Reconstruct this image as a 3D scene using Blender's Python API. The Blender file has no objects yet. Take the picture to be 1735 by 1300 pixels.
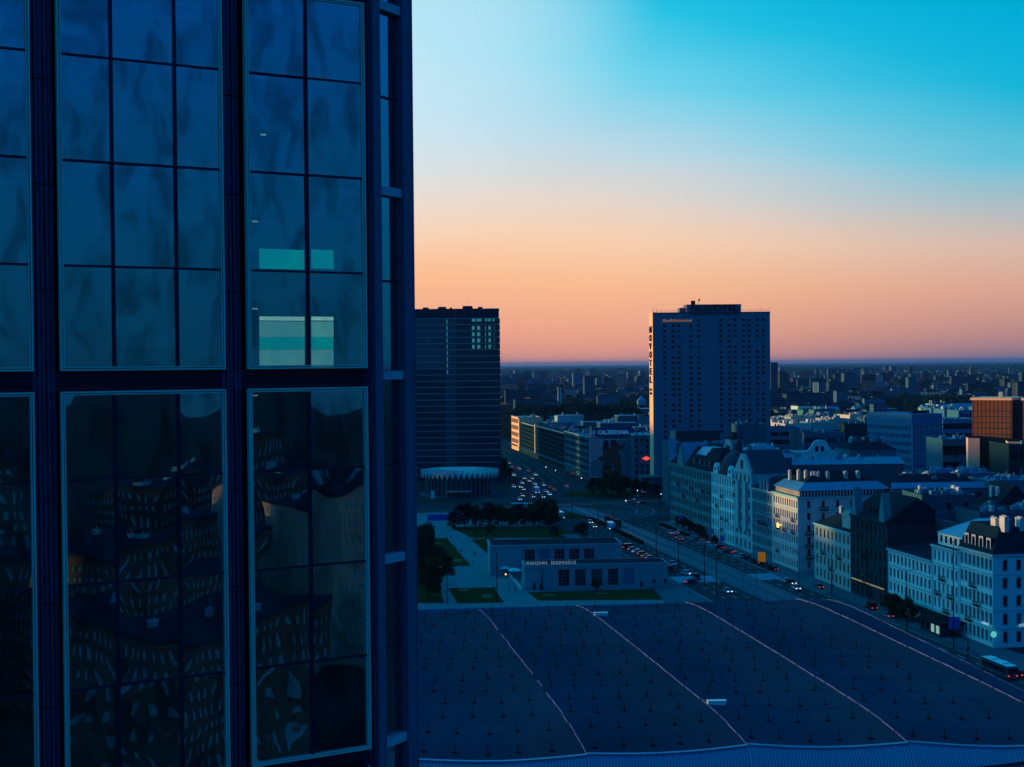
import bpy, math, random
from mathutils import Vector, Matrix
random.seed(7)
R = math.radians
SC = bpy.context.scene
COL = SC.collection

# ------------------------------------------------------------------ camera
F = 2300.0                       # focal length in photograph pixels (1735 x 1300)
CAMH = 70.0
cd = bpy.data.cameras.new('camera'); cam = bpy.data.objects.new('camera', cd); COL.objects.link(cam)
cd.sensor_width = 36.0; cd.lens = 36.0 * F / 1735.0; cd.clip_start = 0.5; cd.clip_end = 90000
CROT = Matrix.Rotation(R(90 - 0.80), 3, 'X') @ Matrix.Rotation(R(-0.50), 3, 'Z')
cam.matrix_world = Matrix.Translation((0, 0, CAMH)) @ CROT.to_4x4()
SC.camera = cam

def ray(x, y): return CROT @ Vector(((x - 867.5) / F, -(y - 650) / F, -1))
def G(x, y, z=0.0):
    "world point at height z seen at photograph pixel x, y"
    d = ray(x, y); t = (z - CAMH) / d.z
    return Vector((d.x * t, d.y * t, z))
def W(x, y, Y):
    "world point at distance Y in front of the camera plane"
    d = ray(x, y); t = Y / d.y
    return Vector((d.x * t, Y, CAMH + d.z * t))

def lin(r, g, b):
    f = lambda c: (c / 255 / 12.92) if c / 255 < .04045 else ((c / 255 + .055) / 1.055) ** 2.4
    return (f(r), f(g), f(b), 1)

# ------------------------------------------------------------------ sky
SUN_AZ = R(-84); SUN_EL = R(3.5); GLOW_AZ = R(-40)   # the afterglow is centred between sun and view
#        # azimuth from +Y towards +X
wd = bpy.data.worlds.new('World'); SC.world = wd; wd.use_nodes = True
nt = wd.node_tree; nt.nodes.clear()
class NG:
    def __init__(s, t): s.t = t
    def n(s, typ, **k):
        nd = s.t.nodes.new(typ)
        for a, b in k.items(): setattr(nd, a, b)
        return nd
    def set(s, sock, v):
        if isinstance(v, bpy.types.NodeSocket): s.t.links.new(v, sock)
        elif v is not None: sock.default_value = v
    def m(s, op, a, b=None, c=None, clamp=False):
        nd = s.n('ShaderNodeMath', operation=op, use_clamp=clamp)
        for i, v in enumerate((a, b, c)):
            if v is not None: s.set(nd.inputs[i], v)
        return nd.outputs[0]
    def vm(s, op, a, b):
        nd = s.n('ShaderNodeVectorMath', operation=op); s.set(nd.inputs[0], a); s.set(nd.inputs[1], b)
        return nd.outputs['Value'] if op in ('DOT_PRODUCT', 'LENGTH') else nd.outputs[0]
    def ss(s, v, a, b, lo=0., hi=1.):
        nd = s.n('ShaderNodeMapRange', interpolation_type='SMOOTHSTEP')
        for k, x in zip((0, 1, 2, 3, 4), (v, a, b, lo, hi)): s.set(nd.inputs[k], x)
        return nd.outputs[0]
    def mix(s, f, a, b, mode='MIX'):
        nd = s.n('ShaderNodeMix', data_type='RGBA', blend_type=mode)
        s.set(nd.inputs[0], f); s.set(nd.inputs[6], a); s.set(nd.inputs[7], b)
        return nd.outputs[2]
    def ramp(s, f, stops):
        nd = s.n('ShaderNodeValToRGB'); e = nd.color_ramp.elements
        while len(e) > 1: e.remove(e[-1])
        e[0].position = stops[0][0]; e[0].color = stops[0][1]
        for p, c in stops[1:]:
            q = e.new(p); q.color = c
        s.set(nd.inputs[0], f); return nd.outputs[0]
g = NG(nt)
tc = g.n('ShaderNodeTexCoord').outputs['Generated']
sp = g.n('ShaderNodeSeparateXYZ'); g.set(sp.inputs[0], tc)
hl = g.m('MAXIMUM', g.m('SQRT', g.m('ADD', g.m('MULTIPLY', sp.outputs[0], sp.outputs[0]), g.m('MULTIPLY', sp.outputs[1], sp.outputs[1]))), 1e-4)
elev = g.m('MAXIMUM', g.m('MULTIPLY', g.m('ARCTAN2', sp.outputs[2], hl), 57.2958), 0.0)
cosd = g.m('DIVIDE', g.m('ADD', g.m('MULTIPLY', sp.outputs[0], math.sin(GLOW_AZ)), g.m('MULTIPLY', sp.outputs[1], math.cos(GLOW_AZ))), hl)
fac = g.m('MAXIMUM', g.m('SUBTRACT', 1.283, g.m('MULTIPLY', cosd, 0.80)), 0.60)
wv = g.n('ShaderNodeTexNoise'); wv.inputs['Scale'].default_value = 2.2; wv.inputs['Detail'].default_value = 3
mp = g.n('ShaderNodeMapping'); mp.inputs['Scale'].default_value = (1, 1, 7); g.set(mp.inputs[0], tc); g.set(wv.inputs['Vector'], mp.outputs[0])
wisp = g.m('MULTIPLY', g.m('SUBTRACT', wv.outputs[0], 0.5), 1.6)
E = g.m('ADD', g.m('MULTIPLY', elev, fac), g.m('MULTIPLY', wisp, g.ss(elev, 1.0, 8.0)))
E = g.m('DIVIDE', E, 90.0)
front = g.ramp(E, [(a / 90, lin(*c)) for a, c in (
    (0, (226, 150, 134)), (1.0, (242, 168, 138)), (2.4, (252, 190, 146)), (3.8, (250, 210, 178)), (5.0, (230, 216, 206)),
    (6.4, (188, 218, 232)), (8.4, (112, 212, 238)), (10.4, (40, 196, 230)), (12.5, (0, 182, 222)), (18, (0, 196, 238)), (30, (0, 206, 250)), (55, (0, 176, 238)), (90, (0, 100, 186)))])
back = g.ramp(g.m('DIVIDE', elev, 90.0), [(a / 90, lin(*c)) for a, c in (
    (0, (12, 102, 136)), (6, (10, 120, 176)), (14, (8, 120, 212)), (30, (0, 100, 182)), (55, (0, 102, 184)), (90, (0, 100, 186)))])
right = g.ramp(E, [(a / 90, lin(*c)) for a, c in (
    (0, (150, 122, 138)), (1.2, (202, 148, 140)), (2.6, (226, 170, 150)), (4.0, (222, 190, 174)), (5.4, (178, 194, 200)),
    (7.0, (104, 198, 222)), (9.4, (20, 184, 222)), (12.5, (0, 174, 218)), (18, (0, 182, 228)), (30, (0, 174, 228)), (55, (0, 136, 210)), (90, (0, 100, 186)))])
front = g.mix(g.ss(cosd, 0.74, 0.46), front, right)
sky = g.mix(g.ss(cosd, 0.44, -0.05), front, back)
bright = g.m('ADD', 0.86, g.m('MULTIPLY', cosd, 0.20))
gd = Vector((math.sin(R(-7)) * math.cos(R(17)), math.cos(R(-7)) * math.cos(R(17)), math.sin(R(17))))
glow = g.ss(g.vm('DOT_PRODUCT', tc, gd), math.cos(R(13.5)), math.cos(R(1)))
sky = g.mix(g.m('MULTIPLY', glow, 0.62), sky, lin(214, 238, 248))
bg = g.n('ShaderNodeBackground'); g.set(bg.inputs[0], sky); g.set(bg.inputs[1], bright)
wo = g.n('ShaderNodeOutputWorld'); nt.links.new(bg.outputs[0], wo.inputs[0])

sd = bpy.data.lights.new('sun', 'SUN'); sun = bpy.data.objects.new('sun', sd); COL.objects.link(sun)
sd.energy = 4.6; sd.angle = R(1.2); sd.color = (1.0, .46, .13)
sv = Vector((math.sin(SUN_AZ) * math.cos(SUN_EL), math.cos(SUN_AZ) * math.cos(SUN_EL), math.sin(SUN_EL)))
sun.rotation_euler = sv.to_track_quat('Z', 'Y').to_euler(); sun.location = (0, 0, 300)

SC.view_settings.view_transform = 'Standard'; SC.view_settings.look = 'None'
SC.view_settings.exposure = 0; SC.view_settings.gamma = 1; SC.view_settings.use_curve_mapping = False
cy = SC.cycles; cy.use_denoising = True; cy.max_bounces = 6; cy.diffuse_bounces = 2; cy.glossy_bounces = 3
cy.transparent_max_bounces = 12; cy.transmission_bounces = 3; cy.volume_bounces = 0; cy.sample_clamp_indirect = 3
cy.caustics_reflective = False; cy.caustics_refractive = False; cy.volume_step_rate = 4

# ------------------------------------------------------------------ materials
MATS = {}
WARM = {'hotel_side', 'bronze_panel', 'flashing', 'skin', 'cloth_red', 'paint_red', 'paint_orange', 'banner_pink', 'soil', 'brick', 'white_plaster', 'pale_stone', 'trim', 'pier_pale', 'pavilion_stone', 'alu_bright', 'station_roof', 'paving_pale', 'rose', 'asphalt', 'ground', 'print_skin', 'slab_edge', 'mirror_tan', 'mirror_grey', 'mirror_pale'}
def mat(name, col, rough=.75, metal=0., var=.3, scale=.4, bump=0., emit=None, es=1., spec=.3, stretch=(1, 1, 1)):
    if name in MATS: return MATS[name]
    m = bpy.data.materials.new(name); m.use_nodes = True
    q = NG(m.node_tree); p = m.node_tree.nodes['Principled BSDF']
    if not metal >= .8 and not emit and name not in WARM: col = (col[0] * .18, min(.9, col[1] * .86), min(.92, col[2] * 1.3)); spec = spec   # blue cast of the evening light put into the town's base colours
    if spec < .5 and metal < .8: spec = 0.      # dry matt surfaces
    c = tuple(col) + (1,)
    if var:
        t = q.n('ShaderNodeTexCoord'); mpn = q.n('ShaderNodeMapping'); mpn.inputs['Scale'].default_value = stretch
        q.set(mpn.inputs[0], t.outputs['Object'])
        n1 = q.n('ShaderNodeTexNoise'); n1.inputs['Scale'].default_value = scale; n1.inputs['Detail'].default_value = 6; n1.inputs['Roughness'].default_value = .65
        q.set(n1.inputs['Vector'], mpn.outputs[0])
        v = q.m('ADD', 1 - var, q.m('MULTIPLY', n1.outputs[0], 2 * var))
        q.set(p.inputs['Base Color'], q.mix(1., c, q.n('ShaderNodeCombineColor').outputs[0], 'MULTIPLY'))
        cc = m.node_tree.nodes['Combine Color']
        for i in range(3): q.set(cc.inputs[i], v)
        q.set(p.inputs['Roughness'], q.m('ADD', rough - .08, q.m('MULTIPLY', n1.outputs[0], .16)))
        if bump:
            b = q.n('ShaderNodeBump'); b.inputs['Strength'].default_value = bump; b.inputs['Distance'].default_value = .1
            q.set(b.inputs['Height'], n1.outputs[0]); q.set(p.inputs['Normal'], b.outputs[0])
    else:
        p.inputs['Base Color'].default_value = c; p.inputs['Roughness'].default_value = rough
    p.inputs['Metallic'].default_value = metal; p.inputs['Specular IOR Level'].default_value = spec
    if emit: p.inputs['Emission Color'].default_value = tuple(emit) + (1,); p.inputs['Emission Strength'].default_value = es
    MATS[name] = m; return m

def mat_far(name, col, wcol, sx, sz):
    "far wall with rows of small windows (too far to tell the pieces apart)"
    m = bpy.data.materials.new(name); m.use_nodes = True; q = NG(m.node_tree); p = m.node_tree.nodes['Principled BSDF']
    t = q.n('ShaderNodeTexCoord'); s = q.n('ShaderNodeSeparateXYZ'); geo = q.n('ShaderNodeNewGeometry'); q.set(s.inputs[0], geo.outputs['Position'])
    h = q.m('ADD', s.outputs[0], q.m('MULTIPLY', s.outputs[1], .8))
    fx = q.m('FRACT', q.m('DIVIDE', h, sx)); fz = q.m('FRACT', q.m('DIVIDE', s.outputs[2], sz))
    a = q.m('MULTIPLY', q.m('GREATER_THAN', fx, .45), q.m('GREATER_THAN', fz, .45))
    oi = q.n('ShaderNodeObjectInfo')
    col = (col[0] * .16, col[1] * .72, col[2] * 1.15); wcol = (wcol[0] * .14, wcol[1] * .55, wcol[2] * .9)  # evening blue cast put into far wall and window colours
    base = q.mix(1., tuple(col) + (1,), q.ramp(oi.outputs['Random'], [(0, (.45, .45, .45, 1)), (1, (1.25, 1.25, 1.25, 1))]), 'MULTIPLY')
    q.set(p.inputs['Base Color'], q.mix(a, base, tuple(wcol) + (1,))); p.inputs['Roughness'].default_value = .7; p.inputs['Specular IOR Level'].default_value = .2
    MATS[name] = m; return m

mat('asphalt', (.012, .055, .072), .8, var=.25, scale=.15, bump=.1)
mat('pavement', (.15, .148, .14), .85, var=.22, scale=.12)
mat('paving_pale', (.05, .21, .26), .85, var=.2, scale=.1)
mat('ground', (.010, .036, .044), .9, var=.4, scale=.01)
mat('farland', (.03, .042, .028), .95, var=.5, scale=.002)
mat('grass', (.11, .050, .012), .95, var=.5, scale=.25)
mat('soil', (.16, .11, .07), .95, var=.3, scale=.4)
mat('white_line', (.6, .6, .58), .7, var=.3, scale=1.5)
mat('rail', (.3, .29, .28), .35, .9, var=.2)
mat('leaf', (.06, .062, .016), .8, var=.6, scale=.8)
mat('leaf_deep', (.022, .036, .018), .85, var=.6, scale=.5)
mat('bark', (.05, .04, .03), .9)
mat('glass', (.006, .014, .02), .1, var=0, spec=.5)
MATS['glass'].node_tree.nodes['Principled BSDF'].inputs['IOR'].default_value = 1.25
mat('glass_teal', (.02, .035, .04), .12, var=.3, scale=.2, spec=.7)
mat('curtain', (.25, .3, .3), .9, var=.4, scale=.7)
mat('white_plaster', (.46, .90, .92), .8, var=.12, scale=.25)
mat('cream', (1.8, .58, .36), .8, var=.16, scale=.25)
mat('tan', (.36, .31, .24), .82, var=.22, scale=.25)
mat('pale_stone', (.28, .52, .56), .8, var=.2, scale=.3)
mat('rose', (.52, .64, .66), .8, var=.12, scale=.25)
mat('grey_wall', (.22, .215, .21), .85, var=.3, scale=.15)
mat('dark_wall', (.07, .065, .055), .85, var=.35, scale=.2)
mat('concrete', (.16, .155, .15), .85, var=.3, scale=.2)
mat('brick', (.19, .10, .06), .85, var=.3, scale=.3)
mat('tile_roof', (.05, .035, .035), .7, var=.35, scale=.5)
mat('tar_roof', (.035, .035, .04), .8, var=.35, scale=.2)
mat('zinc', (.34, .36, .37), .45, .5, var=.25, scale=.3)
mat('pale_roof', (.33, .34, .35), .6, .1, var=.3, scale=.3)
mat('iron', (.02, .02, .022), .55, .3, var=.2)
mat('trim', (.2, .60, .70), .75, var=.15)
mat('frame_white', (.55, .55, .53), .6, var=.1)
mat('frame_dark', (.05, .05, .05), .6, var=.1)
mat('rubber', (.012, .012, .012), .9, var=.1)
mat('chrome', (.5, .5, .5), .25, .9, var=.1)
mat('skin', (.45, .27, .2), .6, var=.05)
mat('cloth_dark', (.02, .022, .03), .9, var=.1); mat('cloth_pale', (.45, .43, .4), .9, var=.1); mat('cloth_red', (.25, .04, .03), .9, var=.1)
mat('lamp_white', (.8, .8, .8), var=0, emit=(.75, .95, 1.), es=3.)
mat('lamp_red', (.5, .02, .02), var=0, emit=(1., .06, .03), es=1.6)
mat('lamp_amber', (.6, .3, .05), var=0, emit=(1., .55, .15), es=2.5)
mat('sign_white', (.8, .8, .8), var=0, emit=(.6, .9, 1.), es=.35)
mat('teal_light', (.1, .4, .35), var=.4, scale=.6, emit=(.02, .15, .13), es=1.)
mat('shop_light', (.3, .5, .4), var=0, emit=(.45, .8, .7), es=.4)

# ------------------------------------------------------------------ mesh helpers
KIDS = {}
class MB:
    def __init__(s): s.v = []; s.f = []; s.m = []
    def quad(s, a, b, c, d, mi=0):
        i = len(s.v); s.v += [tuple(a), tuple(b), tuple(c), tuple(d)]; s.f.append((i, i + 1, i + 2, i + 3)); s.m.append(mi); return s
    def poly(s, pts, mi=0):
        i = len(s.v); s.v += [tuple(p) for p in pts]; s.f.append(tuple(range(i, i + len(pts)))); s.m.append(mi); return s
    def box(s, x0, x1, y0, y1, z0, z1, mi=0):
        return s.prism([(x0, y0), (x1, y0), (x1, y1), (x0, y1)], z0, z1, mi)
    def prism(s, p, z0, z1, mi=0, top=None, cap=True):
        "p counter-clockwise; top may be another outline"
        q = top or p; n = len(p); i = len(s.v)
        s.v += [(a, b, z0) for a, b in p] + [(a, b, z1) for a, b in q]
        for k in range(n):
            l = (k + 1) % n; s.f.append((i + k, i + l, i + n + l, i + n + k)); s.m.append(mi)
        if cap:
            s.f.append(tuple(i + n + k for k in range(n))); s.m.append(mi)
            s.f.append(tuple(i + n - 1 - k for k in range(n))); s.m.append(mi)
        return s
    def extr(s, prof, axis, a, b, mi=0):
        "prof: points (p, z) extruded along x (axis 0, p = y) or y (axis 1, p = x)"
        i = len(s.v); n = len(prof)
        for t in (a, b): s.v += [((t, p, z) if axis == 0 else (p, t, z)) for p, z in prof]
        for k in range(n):
            l = (k + 1) % n; s.f.append((i + k, i + l, i + n + l, i + n + k)); s.m.append(mi)
        s.f.append(tuple(i + k for k in range(n))); s.m.append(mi); s.f.append(tuple(i + n + n - 1 - k for k in range(n))); s.m.append(mi)
        return s
    def tube(s, p, q, r0, r1=None, n=6, mi=0):
        p = Vector(p); q = Vector(q); r1 = r0 if r1 is None else r1
        d = (q - p).normalized(); u = d.orthogonal().normalized(); w = d.cross(u); i = len(s.v)
        for c, r in ((p, r0), (q, r1)):
            for k in range(n):
                a = 2 * math.pi * k / n; s.v.append(tuple(c + r * (math.cos(a) * u + math.sin(a) * w)))
        for k in range(n):
            l = (k + 1) % n; s.f.append((i + k, i + l, i + n + l, i + n + k)); s.m.append(mi)
        s.f.append(tuple(i + n + k for k in range(n))); s.m.append(mi); s.f.append(tuple(i + n - 1 - k for k in range(n))); s.m.append(mi)
        return s
    def lathe(s, prof, n=16, c=(0, 0), mi=0):
        i = len(s.v)
        for r, z in prof:
            for k in range(n):
                a = 2 * math.pi * k / n; s.v.append((c[0] + r * math.cos(a), c[1] + r * math.sin(a), z))
        for j in range(len(prof) - 1):
            for k in range(n):
                l = (k + 1) % n; s.f.append((i + j * n + k, i + j * n + l, i + j * n + n + l, i + j * n + n + k)); s.m.append(mi)
        s.f.append(tuple(i + (len(prof) - 1) * n + k for k in range(n))); s.m.append(mi)
        return s
    def mesh(s, name, mats, smooth=False):
        me = bpy.data.meshes.new(name); me.from_pydata(s.v, [], s.f)
        for m in (mats if isinstance(mats, (list, tuple)) else [mats]): me.materials.append(MATS[m] if isinstance(m, str) else m)
        if any(s.m): me.polygons.foreach_set('material_index', s.m)
        if smooth: me.polygons.foreach_set('use_smooth', [True] * len(s.f))
        me.update(); return me
def put(name, me, parent=None, loc=(0, 0, 0), rz=0., sc=None):
    o = bpy.data.objects.new(name, me); COL.objects.link(o); o.parent = parent; o.location = loc
    if parent: KIDS.setdefault(parent.name, []).append(o)
    if rz: o.rotation_euler = (0, 0, rz)
    if sc: o.scale = sc
    return o
def part(name, mb, mats, parent=None, loc=(0, 0, 0), rz=0., smooth=False):
    return put(name, mb.mesh(name, mats, smooth), parent, loc, rz)
def tag(o, label, cat=None, group=None, kind=None):
    if label: o['label'] = label
    if cat: o['category'] = cat
    if group: o['group'] = group
    if kind: o['kind'] = kind
    return o
def thing(name, label, cat, loc=(0, 0, 0), rz=0., group=None):
    o = bpy.data.objects.new(name, None); COL.objects.link(o); o.location = loc; o.rotation_euler = (0, 0, rz); o.empty_display_size = .5
    return tag(o, label, cat, group)
def copy_tree(o, parent=None, kids=None):
    c = o.copy(); COL.objects.link(c); c.parent = parent
    for ch in KIDS.get(o.name, ()): copy_tree(ch, c)
    return c
def struct(name, mb, m, loc=(0, 0, 0), parent=None):
    o = part(name, mb, m, parent, loc)
    if parent is None: o['kind'] = 'structure'
    return o
FONT = {}
def text_mesh(txt, m, h=1., depth=.06, bold=0., sp_=1.):
    c = bpy.data.curves.new('t', 'FONT'); c.body = txt; c.size = h / .7; c.extrude = depth; c.offset = bold; c.align_x = 'LEFT'; c.resolution_u = 3; c.space_character = sp_
    o = bpy.data.objects.new('t', c); COL.objects.link(o)
    bpy.context.view_layer.update()
    me = bpy.data.meshes.new_from_object(o.evaluated_get(bpy.context.evaluated_depsgraph_get())); bpy.data.objects.remove(o); bpy.data.curves.remove(c)
    me.materials.clear(); me.materials.append(MATS[m])
    xs = [v.co.x for v in me.vertices]; return me, min(xs), max(xs)
def lettering(txt, m, parent, loc, width, h, rz=0., name='lettering', depth=.1, bold=0., sp_=1.):
    "upright letters facing local -y"
    me, a, b = text_mesh(txt, m, h, depth, bold, sp_); o = put(name, me, parent, loc); k = width / (b - a)
    o.rotation_euler = (R(90), 0, rz); o.scale = (k, 1, 1); return o
# ------------------------------------------------------------------ facades and buildings
def facade(mb, o, dx, W_, z0, z1, cols, rows, dep=.3, mi=0, skip=()):
    "wall of width W_ starting at o running along dx (outward normal is dx turned clockwise), with real openings"
    n = (dx[1], -dx[0])
    def p(a, z, d=0.): return (o[0] + dx[0] * a - n[0] * d, o[1] + dx[1] * a - n[1] * d, z)
    def q(a, b, c, d):
        if b - a > 1e-4 and d - c > 1e-4: mb.quad(p(a, c), p(b, c), p(b, d), p(a, d), mi)
    zc = z0
    for ri, (c, d) in enumerate(rows):
        q(0, W_, zc, c); ac = 0
        for ci, (a, b) in enumerate(cols):
            if (ci, ri) in skip: continue
            q(ac, a, c, d)
            mb.quad(p(a, c), p(b, c), p(b, c, dep), p(a, c, dep), mi); mb.quad(p(a, d, dep), p(b, d, dep), p(b, d), p(a, d), mi)
            mb.quad(p(a, c, dep), p(a, d, dep), p(a, d), p(a, c), mi); mb.quad(p(b, c), p(b, d), p(b, d, dep), p(b, c, dep), mi)
            ac = b
        q(ac, W_, c, d); zc = d
    q(0, W_, zc, z1)
WIN = {}; WRND = random.Random(21)
def window_mesh(w, h, style='cross', frame='frame_white', trim='trim', dep=.3, glass='glass'):
    k = (round(w, 2), round(h, 2), style, frame, trim, round(dep, 2), glass)
    if k in WIN: return WIN[k]
    mb = MB(); e = min(.1, w * .09); y = dep - .06
    mb.quad((-w / 2, dep, 0), (w / 2, dep, 0), (w / 2, dep, h), (-w / 2, dep, h), 0)
    for a, b, c, d in ((-w / 2, -w / 2 + e, 0, h), (w / 2 - e, w / 2, 0, h), (-w / 2 + e, w / 2 - e, 0, e), (-w / 2 + e, w / 2 - e, h - e, h)): mb.box(a, b, y, dep - .002, c, d, 1)
    if style in ('cross', 'hood', 'arch'):
        mb.box(-e * .4, e * .4, y + .01, dep - .004, e, h - e, 1); mb.box(-w / 2 + e, w / 2 - e, y + .015, dep - .006, h * .66, h * .66 + e * .8, 1)
    if style == 'grid':
        for i in (1, 2): mb.box(-w / 2 + w * i / 3 - .04, -w / 2 + w * i / 3 + .04, y + .01, dep - .004, e, h - e, 1)
        for i in range(1, 5): mb.box(-w / 2 + e, w / 2 - e, y + .015, dep - .006, h * i / 5 - .04, h * i / 5 + .04, 1)
    if style in ('cross', 'hood', 'arch'):
        mb.box(-w / 2 - .12, w / 2 + .12, -.16, .0, -.16, -.02, 2)
    if style == 'hood':
        mb.box(-w / 2 - .2, w / 2 + .2, -.22, -.004, h + .18, h + .34, 2)
    if style == 'arch':
        mb.box(-w / 2 - .16, -w / 2 - .02, -.1, -.004, 0, h + .1, 2); mb.box(w / 2 + .02, w / 2 + .16, -.1, -.004, 0, h + .1, 2)
        mb.extr([(-w / 2 - .3, h + .1), (w / 2 + .3, h + .1), (0, h + .1 + w * .38)], 1, -.2, -.004, 2)
    me = mb.mesh('window', [glass, frame, trim]); WIN[k] = me; return me
def cols_of(W_, n, w, m=.6):
    g_ = (W_ - 2 * m) / n
    return [(m + g_ * (i + .5) - w / 2, m + g_ * (i + .5) + w / 2) for i in range(n)]
def windows(root, o, dx, cols, rows, style='cross', frame='frame_white', trim='trim', dep=.3, skip=(), glass='glass', lit=(), name='window'):
    n = (dx[1], -dx[0]); rz = math.atan2(n[1], n[0]) + math.pi / 2
    for ri, (c, d) in enumerate(rows):
        for ci, (a, b) in enumerate(cols):
            if (ci, ri) in skip: continue
            t = (a + b) / 2; gl_ = WRND.choice(('glass',) * 6 + ('glass_teal', 'curtain')) if glass == 'glass' else glass
            put(name, window_mesh(b - a, d - c, style, frame, trim, dep, ('shop_light' if (ci, ri) in lit else gl_)), root, (o[0] + dx[0] * t, o[1] + dx[1] * t, c), rz)
def walls(root, w, d, h, wm, front=None, left=None, dep=.3, z0=0., right=None):
    """hollow-free block 0..w x 0..d; front = y=0 face (looks -y), left = x=0 face (looks -x)
    each: (cols, rows, style, frame, trim)"""
    mb = MB()
    for spec, o, dx, L in ((front, (0, 0), (1, 0), w), (left, (0, d), (0, -1), d), (right, (w, 0), (0, 1), d), (None, (w, d), (-1, 0), w)):
        if spec:
            sk = spec[5] if len(spec) > 5 else ()
            facade(mb, o, dx, L, z0, h, spec[0], spec[1], dep, 0, sk)
            windows(root, o, dx, spec[0], spec[1], spec[2], spec[3], spec[4], dep, sk, spec[6] if len(spec) > 6 else 'glass')
        else: facade(mb, o, dx, L, z0, h, [], [], dep)
    mb.quad((0, 0, h), (w, 0, h), (w, d, h), (0, d, h))
    return part('wall', mb, wm, root)
def band(root, w, d, z, t, out, m, name='cornice', wall=None):
    mb = MB(); mb.box(-out, w + out, -out, d + out, z, z + t)
    return part(name, mb, m, wall or root)
def chimney(root, x, y, z, h=1.6, w=.8, d=1.4, m='pale_stone'):
    k = ('chim', round(w, 2), round(d, 2), round(h, 1), m)
    if k not in WIN:
        mb = MB(); mb.box(-w / 2, w / 2, -d / 2, d / 2, -.6, h - .15); mb.box(-w / 2 - .08, w / 2 + .08, -d / 2 - .08, d / 2 + .08, h - .15, h)
        for i in range(max(2, int(d / .5))):
            yy = -d / 2 + (i + .5) * d / max(2, int(d / .5)); mb.box(-.15, .15, yy - .13, yy + .13, h, h + .3)
        WIN[k] = mb.mesh('chimney', m)
    return put('chimney', WIN[k], root, (x, y, z))
def roof_unit(root, x, y, z, s=1.5, m='zinc'):
    k = ('ru', round(s, 1), m)
    if k not in WIN:
        mb = MB(); mb.box(-s / 2, s / 2, -s * .4, s * .4, .15, s * .6); mb.box(-s * .52, s * .52, -s * .42, s * .42, s * .6, s * .66)
        mb.box(-s * .4, -s * .3, -s * .3, s * .3, -.1, .15); mb.box(s * .3, s * .4, -s * .3, s * .3, -.1, .15); mb.tube((s * .2, 0, s * .66), (s * .2, 0, s * 1.1), .12, n=6)
        WIN[k] = mb.mesh('roof_unit', m)
    return put('roof_unit', WIN[k], root, (x, y, z))
def antenna(root, x, y, z, h=3.):
    k = ('ant', round(h, 1))
    if k not in WIN:
        mb = MB(); mb.tube((0, 0, -.1), (0, 0, h), .05, .03, 5)
        for i in range(3): mb.tube((-.5 + .1 * i, 0, h * .9 - .3 * i), (.5 - .1 * i, 0, h * .9 - .3 * i), .02, n=4)
        WIN[k] = mb.mesh('antenna', 'iron')
    return put('antenna', WIN[k], root, (x, y, z))
def gable_roof(root, w, d, z, h, m, along='y', over=.4, name='roof', gm=None):
    mb = MB()
    if along == 'y': mb.extr([(-over, z), (w + over, z), (w / 2, z + h)], 1, -over * .5, d + over * .5)
    else: mb.extr([(-over, z), (d + over, z), (d / 2, z + h)], 0, -over * .5, w + over * .5)
    return part(name, mb, m, root)
def hip_roof(root, w, d, z, h, m, ins=None, over=.3, name='roof', flat=0.):
    i = ins if ins is not None else min(w, d) / 2 - .05; mb = MB(); o = over
    mb.prism([(-o, -o), (w + o, -o), (w + o, d + o), (-o, d + o)], z, z + h, 0, [(i, i), (w - i, i), (w - i, d - i), (i, d - i)])
    return part(name, mb, m, root)
def balcony(root, o, dx, t, z, w=2.6, out=.9):
    k = ('bal', round(w, 1), out)
    if k not in WIN:
        mb = MB(); mb.box(-w / 2, w / 2, -out, -.003, -.22, 0)
        mb.box(-w / 2, w / 2, -out, -out + .06, .95, 1.02); mb.box(-w / 2, -w / 2 + .06, -out + .06, -.003, .95, 1.02); mb.box(w / 2 - .06, w / 2, -out + .06, -.003, .95, 1.02)
        nb = int(w / .22)
        for i in range(nb + 1): x = -w / 2 + i * (w - .05) / nb; mb.box(x, x + .05, -out + .01, -out + .05, 0, .95)
        for i in range(4): mb.box(-w / 2 + .01, -w / 2 + .05, -out + .1 + i * .2, -out + .14 + i * .2, 0, .95); mb.box(w / 2 - .05, w / 2 - .01, -out + .1 + i * .2, -out + .14 + i * .2, 0, .95)
        WIN[k] = mb.mesh('balcony', 'iron')
    n = (dx[1], -dx[0])
    return put('balcony', WIN[k], root, (o[0] + dx[0] * t, o[1] + dx[1] * t, z), math.atan2(n[1], n[0]) + math.pi / 2)
def rows_of(z0, H, n, frac=.58, off=.22):
    s = (H - z0) / n
    return [(z0 + s * (i + off), z0 + s * (i + off + frac)) for i in range(n)]

# ------------------------------------------------------------------ ground, roads, pavements
TH = R(10.0)                                     # the avenue runs 10 degrees left of the view
UO = Vector((116.6, 329.0, 0)); UD = Vector((-math.sin(TH), math.cos(TH), 0)); VD = Vector((math.cos(TH), math.sin(TH), 0))
def S(u, v, z=0.): return UO + UD * u + VD * v + Vector((0, 0, z))
def sheet(name, pts, z, m, label=None):
    mb = MB(); c = [Vector((p[0], p[1], z)) for p in pts]
    if sum(c[i].x * c[(i + 1) % len(c)].y - c[(i + 1) % len(c)].x * c[i].y for i in range(len(c))) < 0: c.reverse()
    mb.poly(c); o = part(name, mb, m); o['kind'] = 'structure'; return o
def slab(name, pts, z0, z1, m):
    mb = MB(); c = [(p[0], p[1]) for p in pts]
    if sum(c[i][0] * c[(i + 1) % len(c)][1] - c[(i + 1) % len(c)][0] * c[i][1] for i in range(len(c))) < 0: c.reverse()
    mb.prism(c, z0, z1); o = part(name, mb, m); o['kind'] = 'structure'; return o
sheet('terrain', [(-70000, -4000), (70000, -4000), (70000, 70000), (-70000, 70000)], -.06, 'farland')
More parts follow.
